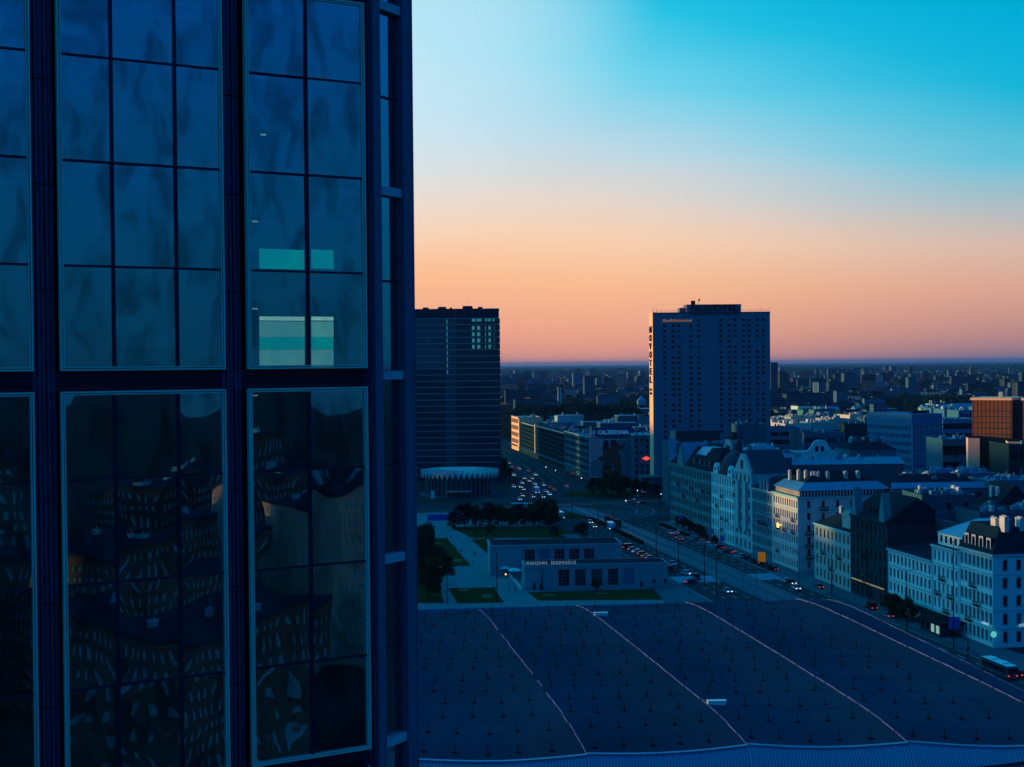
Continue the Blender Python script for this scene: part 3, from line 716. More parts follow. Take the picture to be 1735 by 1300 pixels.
# ------------------------------------------------------------------ glass office block behind the round pavilion
mat('curtain_glass', (.015, .035, .045), .12, var=.5, scale=.12, spec=.55)
mat('curtain_pale', (.06, .10, .11), .25, var=.4, scale=.15, spec=.6)
mat('slab_edge', (.08, .36, .48), .5, .2, var=.2)
mat('mullion_grey', (.10, .14, .14), .5, .2, var=.1)
a = W(700, 820, 820); b = W(847.5, 815, 820); OW = b.x - a.x; OH = W(848, 524, 820).z
office = thing('office_block', 'dark glass office block with thin horizontal floor bands behind the round pavilion', 'office block', (a.x, 820, 0), R(0))
ox = lambda px: W(px, 600, 820).x - a.x
NFL = 25; FH = (OH - 9) / NFL
mb = MB(); mb.box(0, OW, .4, 26, 0, OH); part('core', mb, 'curtain_glass', office)
for k in range(NFL + 1):
    z = 3.4 + k * FH; mb = MB(); mb.box(-.1, OW + .1, -.05, .42, z, z + .42); mb.box(OW - .1, OW + .1, .42, 26, z, z + .42); part('floor_band', mb, 'slab_edge', office)
for k in range(NFL):
    z = 3.4 + k * FH
    for i, (p0, p1) in enumerate(((700, 754), (754.6, 771.6), (772.4, 847.5))):
        mb = MB(); x0, x1 = ox(p0), ox(p1); mb.box(max(0, x0), x1, .2, .4, z + .43, z + FH - .01)
        pale = (i == 0 and k > 16) or i == 1  # upper-left glass paler: reflected sky put into its colour
        part('glazing', mb, 'curtain_pale' if pale else 'curtain_glass', office)
mb = MB(); x = .6
while x < OW:
    mb.box(x - .05, x + .05, .06, .2, 3.8, OH - 5.6); x += 1.62
for px in (754.3, 772): mb.box(ox(px) - .25, ox(px) + .25, -.1, .2, 3.8, OH - .5)
o = part('mullions', mb, 'mullion_grey', office); o['kind'] = 'stuff'
mb = MB(); mb.box(-.08, OW + .08, -.02, .4, 3.4 + NFL * FH + .43, OH - .1); mb.box(-.2, OW + .2, -.1, 26.1, OH - .1, OH + .5); part('attic', mb, 'alu_dark', office)
for px0, px1, h in ((716, 726, .9), (742, 756, 1.2), (762, 766, .8), (784, 801, 1.6), (810, 818, 1.)):
    mb = MB(); mb.box(ox(px0), ox(px1), 4, 8, OH + .5, OH + .5 + h); mb.box(ox(px0) + .5, ox(px1) - .5, 4.5, 7.5, OH + .5 + h, OH + .7 + h); part('roof_unit', mb, 'alu_dark', office)
for px, h in ((747, 2.5), (770, 4), (795, 5), (835, 2)): antenna(office, ox(px), 3, OH + .5, h)
for r_ in range(5):      # lit windows near the top
    z = 3.4 + (NFL - r_ - (0 if r_ else -.35)) * FH - FH + .8
    cs = ((800, 806), (808, 816), (823, 826), (828, 832), (835, 838)) if r_ == 0 else ((800, 804.5), (808.5, 814), (822, 823.5), (828, 832), (837.5, 838))
    for p0, p1 in cs:
        mb = MB(); mb.box(ox(p0), ox(p1), .13, .19, z, z + 2.3); part('lit_window', mb, 'teal_light', office)
for k in range(9):
    z = 3.4 + (NFL - k) * FH - FH + .8; mb = MB(); mb.box(ox(757), ox(758.8), .13, .19, z, z + 2.5); part('lit_window', mb, 'teal_light', office)

# ------------------------------------------------------------------ round pavilion with a zigzag roof
rc = W(778, 845, 722); RR = 19.5
rot = thing('rotunda', 'round glass pavilion with a pale zigzag folded roof edge', 'rotunda', (rc.x, 735, 0))
mb = MB(); mb.lathe([(RR - 1.2, .2), (RR - 1.2, 10.4)], 72); part('glass_drum', mb, 'glass_teal', rot)
mb = MB(); mb.lathe([(RR + 2.5, 0), (RR + 2.5, .25)], 48); part('plinth', mb, 'pavement', rot)
mb = MB(); n = 44; rO = RR + 1.6
for k in range(n):
    a0, a1, am = [2 * math.pi * (k + d) / n for d in (0, 1, .5)]
    pt = lambda r, a_, z: (r * math.cos(a_), r * math.sin(a_), z)
    for s0, s1, z0, z1 in ((a0, am, 9.4, 12.6), (am, a1, 12.6, 9.4)):
        mb.quad(pt(rO, s0, z0), pt(rO, s1, z1), pt(rO, s1, z1 + .8), pt(rO, s0, z0 + .8)); mb.quad(pt(rO, s0, z0 + .8), pt(rO, s1, z1 + .8), pt(RR * .55, s1, 14.0), pt(RR * .55, s0, 14.0))
        mb.quad(pt(rO, s1, z1), pt(rO, s0, z0), pt(RR - 1.2, s0, 10.3), pt(RR - 1.2, s1, 10.3))
mb.poly([pt(RR * .55, -2 * math.pi * (-k) / n, 14.01) for k in range(n)]); part('zigzag_roof', mb, 'pale_stone', rot)
mul = MB(); mul.box(-.09, .09, -.25, .05, 0, 10.6); mul = mul.mesh('mullion', 'slab_edge')
for k in range(n):
    a_ = 2 * math.pi * (k + .5) / n; put('mullion', mul, rot, ((RR - 1.0) * math.cos(a_), (RR - 1.0) * math.sin(a_), .2), a_ + math.pi / 2)
mb = MB(); mb.box(-6.5, 6.5, -RR - 4.5, -RR + 1, 3.2, 3.6); part('entrance_canopy', mb, 'slab_edge', rot)
mb = MB(); mb.box(-14.5, -12.6, -RR - 3.4, -RR - 2.4, 0, 3.8); part('kiosk', mb, 'white_plaster', rot)

# ------------------------------------------------------------------ hotel tower
mat('hotel_panel', (.3, .28, .27), .7, var=.15, scale=.2)
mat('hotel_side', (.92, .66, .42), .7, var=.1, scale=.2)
mat('hotel_dark', (.10, .10, .105), .8, var=.2)
HY = 752.0; hx0 = W(1106, 600, HY).x; hx1 = W(1305, 600, HY).x; HW = hx1 - hx0; HH = W(1200, 529, HY).z
hotel = thing('hotel_tower', 'tall slab hotel tower with sunlit side wall and NOVOTEL lettering', 'hotel', (hx0, HY, 0))
hX = lambda px: W(px, 600, HY).x - hx0
hZ = lambda py, px=1200: W(px, py, HY).z
cpx = (1126.5, 1140.8, 1150.7, 1170.6, 1184, 1222, 1236, 1245.8, 1259.5, 1269.4, 1283.4, 1293.4)
FHh = 2.93; zt = hZ(545)
hrow = [(zt - k * FHh, zt - k * FHh + 1.45) for k in range(30)][::-1]
hcol = [(hX(p) - .95, hX(p) + .95) for p in cpx]
skip = {(ci, ri) for ci in range(12) for ri in range(30) if (ci > 0 and ri < 8) or ri < 1} | {(ci, 29) for ci in range(4)}
mb = MB(); facade(mb, (2.2, 0), (1, 0), HW - 2.2, 0, HH - .6, [(a - 2.2, b - 2.2) for a, b in hcol], hrow, .35, 0, skip)
facade(mb, (HW, 0), (0, 1), 19, 0, HH - .6, [], []); facade(mb, (HW, 19), (-1, 0), HW, 0, HH - .6, [], [])
mb.quad((0, 0, HH - .62), (HW, 0, HH - .62), (HW, 19, HH - .62), (0, 19, HH - .62)); part('front_wall', mb, 'hotel_panel', hotel)
windows(hotel, (2.2, 0), (1, 0), [(a - 2.2, b - 2.2) for a, b in hcol], hrow, 'plain', 'frame_dark', 'trim', .35, skip)
mb = MB()
for k in range(34): mb.box(2.2, HW, -.03, -.001, 2 + k * FHh + .0, 2 + k * FHh + .05)
x = 4.
while x < HW: mb.box(x - .03, x + .03, -.028, -.0012, 1, HH - 1); x += 2.6
o = part('panel_joints', mb, 'hotel_dark', hotel); o['kind'] = 'stuff'
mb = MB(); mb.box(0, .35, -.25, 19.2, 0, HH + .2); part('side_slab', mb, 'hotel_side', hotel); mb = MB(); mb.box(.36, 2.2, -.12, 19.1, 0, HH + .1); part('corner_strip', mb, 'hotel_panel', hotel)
mb = MB(); mb.box(2.3, HW + .2, -.2, 19.1, HH - .6, HH); part('roof', mb, 'hotel_dark', hotel)
mb = MB()
for k in range(30): mb.box(HW * k / 30, HW * k / 30 + .08, 0, .08, HH, HH + 1.1)
mb.box(0, HW, 0, .08, HH + 1.1, HH + 1.18); part('roof_railing', mb, 'iron', hotel)
p0, p1 = hX(1164), hX(1256); PZ = hZ(517)
mb = MB(); mb.box(p0, p1, -.15, 14, HH, PZ); mb.box(hX(1153), p0, 2, 12, HH, HH + 2.6); mb.box(p0 - .3, p1 + .3, -.3, 14.2, PZ, PZ + .35); part('penthouse', mb, mat('penthouse_wall', (.9, .22, .2), .8, var=.15), hotel)
mat('letter_dark', (.015, .015, .02), .6, var=0)
mb = MB(); mb.box(p0 + 1, p1 - 1, -.5, -.2, HH - 1.2, HH - .9); part('sign_rail', mb, 'iron', hotel)
lettering('NOVOTEL', 'letter_dark', hotel, (hX(1170), -.55, hZ(527.5)), hX(1250) - hX(1170), 3.6, 0, 'roof_lettering', .2, .06)
for i, ch in enumerate('NOVOTEL'):
    lettering(ch, 'letter_dark', hotel, (-.35, 14.5, hZ(563.5 + i * 14.3, 1108)), 10.5, 3.7, R(-90), 'side_letter', .15, .10)
for dz in (0, 2.1):
    mb = MB(); mb.box(-.4, -.02, 4.5, 14, 0, 1.3); part('emblem_bar', mb, 'letter_dark', hotel, (0, 0, hZ(663, 1108) - dz))
mb = MB()
mat('sign_amber', (.55, .30, .14), .6, var=.2, emit=(.5, .2, .08), es=.35)
x = hX(1123.5); rr = random.Random(3)
while x < hX(1172):
    w_ = rr.uniform(.45, .95); h_ = rr.choice((1.0, 1.0, 1.5)); mb.box(x, x + w_ * .7, -.3, -.08, hZ(545), hZ(545) + h_); x += w_
part('facade_sign', mb, 'sign_amber', hotel)
mb = MB(); mb.box(p0 + 3, p0 + 5, 2, 5, PZ + .35, PZ + 2.6); mb.tube((p0 + 7, 3, PZ), (p0 + 7, 3, PZ + 3), .1); mb.tube((p0 + 7, 2.6, PZ + 3), (p0 + 7.8, 2.4, PZ + 2.8), 1., .2, 8); part('roof_plant', mb, 'iron', hotel)
for px in (1106.5, 1113, 1235, 1290, 1304): antenna(hotel, hX(px) + .3, 1, HH, 2.6)
mb = MB(); mb.box(-8, HW + 14, -14, -1, 0, 7.5); mb.box(-8.5, HW + 14.5, -14.5, -1, 7.5, 8.2); part('podium', mb, 'concrete', hotel)

# ------------------------------------------------------------------ far street row with the advertising banner
RA = math.atan(.1468); RO = Vector((46.0, 817.0, 0))
def row_house(name, label, Y0, Y1, D, H, wm, nfl, glassm='glass_teal', top=None, cat='building', pil=6, extra=0):
    L = (Y1 - Y0) / math.cos(RA); p = Vector((46 - .1468 * (Y0 - 817), Y0, 0))
    t = thing(name, label, cat, p, RA)
    rows = rows_of(4.6, H - .4, nfl, .62, .2); n = int(L / pil); cols = cols_of(L, n, pil * .82, .8)
    mb = MB(); facade(mb, (0, L), (0, -1), L, 0, H, cols, rows, .4)
    facade(mb, (0, 0), (1, 0), D, 0, H, [], []); facade(mb, (D, 0), (0, 1), L, 0, H, [], []); facade(mb, (D, L), (-1, 0), D, 0, H, [], [])
    mb.quad((0, 0, H - .3), (D, 0, H - .3), (D, L, H - .3), (0, L, H - .3)); part('wall', mb, wm, t)
    windows(t, (0, L), (0, -1), cols, rows, 'grid', 'frame_dark', 'trim', .4, (), glassm)
    mb = MB(); mb.box(-.4, .4, -.2, L + .2, H, H + .5); mb.box(-.2, D, -.2, .3, H, H + .5); part('parapet', mb, 'pale_stone', t)
    mb = MB(); mb.box(-2.5, -.02, 0, L, 4.0, 4.4); part('canopy', mb, 'concrete', t)
    for i in range(4 + extra): roof_unit(t, D * random.uniform(.2, .8), L * random.uniform(.1, .9), H - .3, random.uniform(1.5, 4))
    return t, L
t, L = row_house('store_building', 'glazed store building whose end wall carries the huge advertising banner', 817, 896, 26, 25.5, 'grey_wall', 5, extra=6)
banner = thing('advertising_banner', 'huge framed advertising banner showing two dark figures on the street corner', 'banner', Vector((46.5, 816.0, 0)) + Vector((.3, 0, 0)), 0)
bw = W(1071, 700, 815.5).x - W(998, 700, 815.5).x; bz0 = W(1030, 807.5, 815.5).z; bz1 = W(1030, 745, 815.5).z
mb = MB(); mb.box(0, bw, -.3, 0, bz0, bz1); part('banner_cloth', mb, mat('banner_print', (.4, .26, .22), .8, var=.5, scale=.12), banner)
mb = MB()
for x0, x1, z0, z1 in ((-.5, 0, bz0 - .4, bz1 + .4), (bw, bw + .5, bz0 - .4, bz1 + .4), (0, bw, bz0 - .4, bz0), (0, bw, bz1, bz1 + .4)): mb.box(x0, x1, -.45, .1, z0, z1)
part('banner_frame', mb, 'trim', banner)
def flat_fig(pts, m, d):
    mb = MB(); mb.poly([(x * bw, -.3 - d, bz0 + (1 - z) * (bz1 - bz0)) for x, z in pts]); part('printed_figure', mb, m, banner)
mat('print_dark', (.03, .025, .025), .8, var=.4, scale=.3); mat('print_skin', (.12, .075, .06), .8, var=.4, scale=.25); mat('print_sky', (.9, .42, .34), .8, var=.3, scale=.1)
flat_fig([(.0, 0), (.62, 0), (.3, .5), (.0, .62)][::-1], 'print_sky', .004)
flat_fig([(.33, .05), (.42, .04), (.44, .2), (.52, .32), (.56, .55), (.48, .68), (.5, 1), (.3, 1), (.26, .8), (.33, .6), (.17, .55), (.16, .5), (.3, .42), (.28, .22)][::-1], 'print_skin', .008)
flat_fig([(.30, .06), (.36, .0), (.42, .06), (.40, .24), (.29, .26)][::-1], 'print_dark', .012)
flat_fig([(.48, .04), (.58, .02), (.64, .1), (.72, .18), (.80, .08), (.83, .1), (.74, .28), (.66, .3), (.7, .6), (.74, 1), (.55, 1), (.52, .6), (.5, .3), (.46, .18)][::-1], 'print_skin', .016)
flat_fig([(.46, .05), (.52, .0), (.6, .03), (.58, .16), (.5, .2)][::-1], 'print_dark', .02)
flat_fig([(.29, .72), (.5, .7), (.5, .78), (.28, .8)][::-1], 'print_dark', .014)
sb = thing('rooftop_sign', 'blue rooftop sign board reading CALZEDONIA above the banner', 'sign', (46.8, 817.5, 25.4))
sw = W(1070, 700, 817.5).x - W(996, 700, 817.5).x
mb = MB(); mb.box(3.2, sw, 0, .5, .5, 6.2); part('board', mb, mat('sign_blue', (.05, .09, .16), .6, var=.2), sb)
mb = MB(); mb.box(-.1, .9, -.1, 4, 0, 6.6); part('lit_pylon', mb, 'hotel_side', sb)
for x in (4, 10, 16, 22): mb = MB(); mb.tube((x, .6, 0), (x, .6, 5.8), .12); part('sign_post', mb, 'iron', sb)
mat('letter_blue', (.25, .5, .7), .6, var=0, emit=(.02, .16, .34), es=.8)
lettering('CALZEDONIA', 'letter_blue', sb, (4.6, -.15, 2.2), 18.6, 2.3, 0, 'sign_lettering', .1, .05)
row_house('shop_building', 'dark glazed shop building, second along the far avenue row', 896, 1002, 24, 24, 'dark_wall', 6, extra=6)
t, L = row_house('brick_store', 'brown store building with sunlit end pylons along the far avenue', 1002, 1082, 22, 23.5, 'dark_wall', 6)
for y in (0, L - 2.5):
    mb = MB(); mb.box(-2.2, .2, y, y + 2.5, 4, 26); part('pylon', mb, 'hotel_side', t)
t, L = row_house('corner_store', 'narrow sunlit yellow block at the far end of the avenue row', 1096, 1135, 20, 27, 'hotel_side', 4)
t, L = row_house('far_corner_house', 'dim lit-edged houses at the very end of the far avenue', 1290, 1380, 22, 32, 'brick', 7, pil=9)
# side wall house with the red emblem
a = W(1072, 700, 800); b = W(1112, 700, 800); hh = W(1090, 738, 800).z
t = thing('emblem_house', 'grey house wall with a glowing red emblem left of the hotel', 'house', (a.x, 800, 0))
w_ = b.x - a.x; cols = cols_of(w_, 4, 1.6); rows = rows_of(4, hh - 1, 6)
walls(t, w_, 25, hh, 'grey_wall', (cols, rows, 'plain', 'frame_dark', 'trim'))
band(t, w_, 25, hh, .5, .3, 'pale_stone')
for i in range(3): roof_unit(t, w_ * (.2 + .3 * i), 6 + 5 * i, hh, 2.4)
p = W(1095, 777, 799.6); mb = MB(); r_ = 1.7
mb.poly([(-2.6, 0, 0), (-.9, 0, -.7), (0, 0, -1.3), (.9, 0, -.7), (2.6, 0, 0), (.9, 0, .7), (0, 0, 1.3), (-.9, 0, .7)])
mb.poly([(-2.6, .25, 0), (-.9, .25, .7), (0, .25, 1.3), (.9, .25, .7), (2.6, .25, 0), (.9, .25, -.7), (0, .25, -1.3), (-.9, .25, -.7)]); part('red_emblem', mb, 'lamp_red', t, p - Vector((a.x, 800, 0)))
# ------------------------------------------------------------------ old houses along the right of the avenue
def street_house(name, label, u0, u1, D, H, wm, floors, ncol, style='hood', ww=1.15, side=0, frame='frame_white', trim='trim', z0=.3, gf=True, bal=(), sidebal=(), cat='house', dep=.3, glass='glass', v0=0.):
    t = thing(name, label, cat, S(u0, v0), TH); L = u1 - u0 - .02
    rows = rows_of(z0, H - .6, floors); cols = cols_of(L, ncol, ww, .4)
    front = None
    if side: front = (cols_of(D, side, ww * 1.15, 1.2), rows, style, frame, trim, (), glass)
    w_ = walls(t, D, L, H, wm, front, (cols, rows, style, frame, trim, (), glass), dep)
    st = (H - .6 - z0) / floors
    for i in range(1, floors):
        if i in (1, 2, floors - 1):
            mb = MB(); mb.box(-.22 - .04 * (i == 1), D, -.18, 0 - .001, z0 + st * i - .1, z0 + st * i + .16) if side else None; mb.box(-.22 - .04 * (i == 1), -.001, 0, L, z0 + st * i - .1, z0 + st * i + .16); part('string_course', mb, trim, t)
    mb = MB(); mb.box(-.6, D, -.45 if side else 0, L, H - .45, H); mb.box(-.3, D, -.2 if side else .001, L - .001, H - .8, H - .451); part('cornice', mb, trim, t)
    for i in range(int(L / .9)):      # brackets
        pass
    for (ci, fl) in bal: balcony(t, (0, L), (0, -1), (cols[ci][0] + cols[ci][1]) / 2, z0 + st * fl + .2, 2.6)
    for (ci, fl) in sidebal:
        c = front[0][ci]; balcony(t, (0, 0), (1, 0), (c[0] + c[1]) / 2, z0 + st * fl + .2, 2.8, 1.1)
    for k in (0, L):     # corner pilasters
        mb = MB(); mb.box(-.12, -.002, min(max(k - .3, 0), L - .6), min(max(k - .3, 0), L - .6) + .6, 0, H - .81); part('pilaster', mb, trim, t)
    return t, L, cols, rows
def dormer(t, y, z, m='frame_white', rm='zinc', x=.8, w=1.6, h=2.0):
    mb = MB(); mb.box(x, x + .15, y - w / 2, y - w / 2 + .3, z, z + h); mb.box(x, x + .15, y + w / 2 - .3, y + w / 2, z, z + h); mb.box(x, x + .15, y - w / 2 + .3, y + w / 2 - .3, z + h - .5, z + h); mb.box(x + .1, x + 2.5, y - w / 2, y + w / 2, z, z + h - .05, 1)
    mb.box(x + .02, x + .099, y - w / 2 + .3, y + w / 2 - .3, z, z + h - .5, 2); part('dormer', mb, [m, rm, 'glass'], t)

# corner house with the coffee shop
t, L, cols, rows = street_house('corner_house', 'pale corner house with coffee shop sign and dormers at the right edge', 0, 16.8, 24, 22.8, 'white_plaster', 5, 8, 'arch', 1.05, side=6, bal=((3, 3), (4, 2), (2, 1)), frame='frame_dark')
mb = MB(); mb.prism([(-.3, -.2), (24, -.2), (24, L), (-.3, L)], 22.8, 29.0, 0, [(3.2, 3.0), (24, 3.0), (24, L), (3.2, L)]); part('roof', mb, 'tar_roof', t)
for y in (3, 6.6, 10.2, 13.6): dormer(t, y, 22.9, 'rose', 'tar_roof', .3, 2.0, 3.6)
for x, y, h in ((4, 2, 3.2), (5, 4, 2.4), (4.4, 7, 2.2), (9, 3.5, 2.6), (13, 5, 2), (17, 4, 2)): chimney(t, x, y, 28.6, h, 1.2, 2.2, 'rose')
mb = MB(); mb.box(8.5, 13.5, -.25, .6, 24, 26.6); part('attic_window', mb, 'glass', t)
lettering('STARBUCKS', 'sign_white', t, (6.5, -.3, 5.1), 4.8, .62, 0, 'shop_lettering', .05, .02)
lettering('COFFEE', 'sign_white', t, (-.35, 5.2, 5.2), 3.2, .5, R(-90), 'shop_lettering', .05, .02)
mb = MB(); mb.tube((-.6, -.8, 3.6), (-.6, -.95, 3.6), .75, n=16); part('round_sign', mb, mat('sign_green', (.05, .4, .3), var=0, emit=(.1, .7, .62), es=.8), t)
mb = MB(); mb.tube((-.6, -.955, 3.6), (-.6, -.97, 3.6), .42, n=6); part('round_sign_star', mb, 'sign_white', t)
t, L, cols, rows = street_house('tenement', 'pale tenement with zinc roof between corner house and long white house', 16.8, 31.3, 20, 21.4, 'white_plaster', 5, 6, 'hood', 1.1, bal=((1, 2), (4, 2), (2, 3), (3, 1)))
mb = MB(); mb.box(1.6, 19.5, .3, L - .3, 21.4, 24.6); facade(mb, (1.58, L - .3), (0, -1), L - .6, 21.4, 24.6, [], []); part('attic_storey', mb, 'white_plaster', t)
windows(t, (1.57, L - .3), (0, -1), cols_of(L - .6, 5, 1.1), [(22.2, 24.0)], 'plain', 'frame_dark', 'trim', -.02)
mb = MB(); mb.extr([(1.2, 24.6), (20, 24.6), (20, 27.8), (13, 27.8)], 1, 0, L); part('roof', mb, 'zinc', t)
chimney(t, 6, 4, 25.6, 1.8); chimney(t, 14, 8, 27.6, 1.4)
t, L, cols, rows = street_house('long_white_house', 'long plain white house of three storeys with shops on the avenue', 31.3, 57.4, 14, 17.0, 'white_plaster', 4, 11, 'cross', 1.15, bal=((5, 1),), frame='frame_dark')
mb = MB(); mb.extr([(-.3, 17.), (14, 17.), (14, 19.5)], 1, 0, L); part('roof', mb, 'tar_roof', t)
mb = MB(); mb.box(-3.2, -.3, -18, 18, 3.4, 3.8); part('shop_awning', mb, 'iron', t)
# dark house with gables
t, L, cols, rows = street_house('gothic_house', 'dark brown house with two steep gables under street scaffolding', 57.5, 82.8, 20, 24.0, 'dark_wall', 6, 8, 'cross', 1.0, frame='frame_dark', trim='dark_wall', bal=((3, 3), (3, 1)))
mb = MB(); mb.extr([(-.3, 24), (20, 24), (9, 31)], 1, 0, L); part('roof', mb, 'tile_roof', t)
for y in (1.5, 20.5):
    mb = MB(); mb.extr([(y, 24), (y + 3.6, 24), (y + 3.1, 27), (y + 1.8, 32.2), (y + .5, 27)], 0, -.4, 2.0); part('gable', mb, 'tan', t)
for y in (8, 12, 16): dormer(t, y, 24.4, 'dark_wall', 'tile_roof', 1.2, 1.4, 2.4)
mb = MB(); mb.box(-.6, -.3, 2, 24, 4.6, 4.9); part('lit_sign_strip', mb, mat('strip_amber', (.5, .4, .2), var=0, emit=(.6, .4, .18), es=.35), t)
# scaffolded party wall behind the long white house
t = thing('party_wall', 'bare party wall with lattice marks above the white house', 'wall', S(45, 14.4), TH)
mb = MB(); mb.box(0, 22, 12, 12.6, 0, 27); mb.box(0, .6, 0, 11.99, 0, 25); part('wall', mb, 'concrete', t)
mb = MB()
for i in range(9): mb.box(-.08, -.01, 12 - i * 1.4, 12 - i * 1.4 + .12, 17, 25)
for i in range(7): mb.tube((-.06, 12 - i * 1.6, 17.5), (-.06, 11 - i * 1.6 if i < 6 else 2, 24.5), .06, n=4)
part('lattice', mb, 'iron', t)
# yellowish low house
t, L, cols, rows = street_house('cream_house', 'low cream house with arched windows and hipped roof by the side street', 82.9, 110.6, 18, 18.2, 'cream', 4, 9, 'hood', 1.15, side=4, bal=((2, 2), (6, 2), (4, 1)), frame='frame_dark')
hip_roof(t, 18, L, 18.2, 4.2, 'tile_roof', 7.5)
mb = MB(); mb.box(1, 7, 1.5, 8.5, 18.2, 22.6); mb.box(.7, 7.3, 1.2, 8.8, 22.6, 23.0); mb.extr([(1, 23), (8.7, 23), (5, 24.6)], 0, .8, 7.2); part('roof_pavilion', mb, 'cream', t)
chimney(t, 8, L - 3, 20, 3.4, 1.2, 1.4); chimney(t, 12, 10, 20.5, 2.4)
# rose corner house
t, L, cols, rows = street_house('rose_corner_house', 'tall rose corner house with mansard roof catching the last sunlight', 124.5, 147.7, 33, 25.0, 'rose', 6, 11, 'cross', 1.0, side=6, bal=((2, 4), (2, 3), (9, 4), (9, 3), (2, 1), (5, 3)), sidebal=((0, 1), (0, 2), (0, 3), (1, 4), (1, 5)), frame='frame_dark')
mb = MB(); mb.box(.9, 32, .9, L - .5, 25.0, 27.0); part('attic_storey', mb, 'iron', t)
att = MB(); att.box(-.25, .25, -.06, 0, 0, 1.7); att = att.mesh('attic_pier', 'rose')
for i in range(22): put('attic_pier', att, t, (.85, 1.2 + i * 1.0, 25.1), R(-90))
for i in range(26): put('attic_pier', att, t, (1.5 + i * 1.15, .85, 25.1))
mb = MB(); mb.prism([(.1, .1), (33, .1), (33, L), (.1, L)], 27.0, 29.4, 0, [(4.2, 4.2), (30, 4.2), (30, L - 1), (4.2, L - 1)]); part('mansard', mb, 'zinc', t)
seam = MB()
for i in range(28): seam.tube((.2 + i * 1.15, .12, 27.05), (4.2 + i * .92, 4.2, 29.45), .05, n=4)
for i in range(20): seam.tube((.12, .2 + i * 1.15, 27.05), (4.2, 4.2 + i * .9, 29.45), .05, n=4)
part('roof_seams', seam, 'zinc', t)
mb = MB(); mb.prism([(4.2, 4.2), (30, 4.2), (30, L - 1), (4.2, L - 1)], 29.4, 32.6, 0, [(10, 9), (24, 9), (24, L - 7), (10, L - 7)]); part('roof', mb, 'tile_roof', t)
for x, y, h in ((5, 12, 3), (6.4, 9, 3), (8.2, 8, 2.6), (9, 7.5, 2.6), (10, 7, 2.6), (3.5, 16, 2.6)): chimney(t, x, y, 30, h, .9, .9, 'rose')
for x in (13, 19.5, 24): chimney(t, x, 6.2, 30.4, 2.2, 1.0, 1.6, 'pale_stone')
for x in (12, 16): antenna(t, x, 10, 32.4, 5)
mb = MB(); mb.box(-1.5, -1.42, 14, 15.8, 13.2, 14.8); mb.box(-1.42, -.05, 14.85, 14.95, 13.9, 14.1); part('lit_shop_panel', mb, 'lamp_amber', t)
# grey ornate tenement
t, L, cols, rows = street_house('ornate_tenement', 'narrow dark grey ornate tenement beside the rose corner house', 147.7, 169, 18, 24.6, 'grey_wall', 6, 8, 'arch', 1.05, frame='frame_dark', trim='pale_stone', bal=((3, 3), (5, 3)))
hip_roof(t, 18, L, 24.6, 4.5, 'tar_roof', 7)
for y in (5, 8.5, 12):
    mb = MB(); mb.extr([(y - .5, 24.6), (y + .5, 24.6), (y, 29.5)], 0, -.3, .4); part('pinnacle', mb, 'pale_stone', t)
# gabled tenement
mat('dome_copper', (.06, .07, .075), .5, .3, var=.3)
t, L, cols, rows = street_house('gabled_tenement', 'tall tenement with a steep front gable and green roof', 169, 188, 20, 29.6, 'pale_stone', 6, 4, 'arch', 1.7, frame='frame_dark', bal=((0, 4), (2, 4), (0, 5), (2, 5)))
mb = MB(); mb.extr([(-.3, 29.6), (L + .3, 29.6), (L / 2, 37.4)], 0, 1.0, 15); part('roof', mb, 'dome_copper', t)
mb = MB(); mb.extr([(1, 29.6), (L - 1, 29.6), (L / 2 + 1.4, 36), (L / 2 - 1.4, 36)], 0, -.35, .98); part('gable', mb, 'pale_stone', t)
mb = MB(); mb.box(-.4, -.36, L / 2 - 1.4, L / 2 + 1.4, 30.6, 33.6); part('gable_window', mb, 'glass', t)
mb = MB(); mb.box(-1.1, -.002, 4, 7, 8, 26); mb.box(-1.1, -.002, 12, 15, 8, 26); part('bay_window', mb, 'pale_stone', t)
# domed tenement
t, L, cols, rows = street_house('domed_tenement', 'pale tenement crowned by a dark dome with lantern', 188, 215, 20, 26.6, 'white_plaster', 6, 9, 'hood', 1.4, frame='frame_dark', bal=((4, 4), (4, 2), (6, 2), (2, 3), (4, 1)))
mb = MB(); mb.prism([(-.3, 0), (20, 0), (20, L), (-.3, L)], 26.6, 31, 0, [(4, 0.05), (17, .05), (17, L - .05), (4, L - .05)]); part('roof', mb, 'tile_roof', t)
pr = [(7.2 * math.cos(a), 27 + 9.2 * math.sin(a)) for a in [i / 10 * R(82) for i in range(11)]]
mb = MB(); mb.lathe(pr, 24, (6.5, 13)); part('dome', mb, mat('dome_copper', (.035, .045, .05), .5, .3, var=.3), t, smooth=True)
mb = MB(); mb.lathe([(1.3, 36), (1.3, 38.6), (1.7, 38.7), (1.2, 39.6), (.3, 40.4), (.08, 43)], 12, (6.5, 13)); part('lantern', mb, 'dome_copper', t)
for y in (4.5, 21.5):
    mb = MB(); mb.extr([(y - 2.6, 26.6), (y + 2.6, 26.6), (y + 1.6, 29.4), (y, 30.6), (y - 1.6, 29.4)], 0, -.3, 1.2); part('dormer_gable', mb, 'white_plaster', t)
    mb = MB(); mb.tube((-.32, y, 28.2), (-.4, y, 28.2), .8, n=12); part('round_window', mb, 'glass', t)
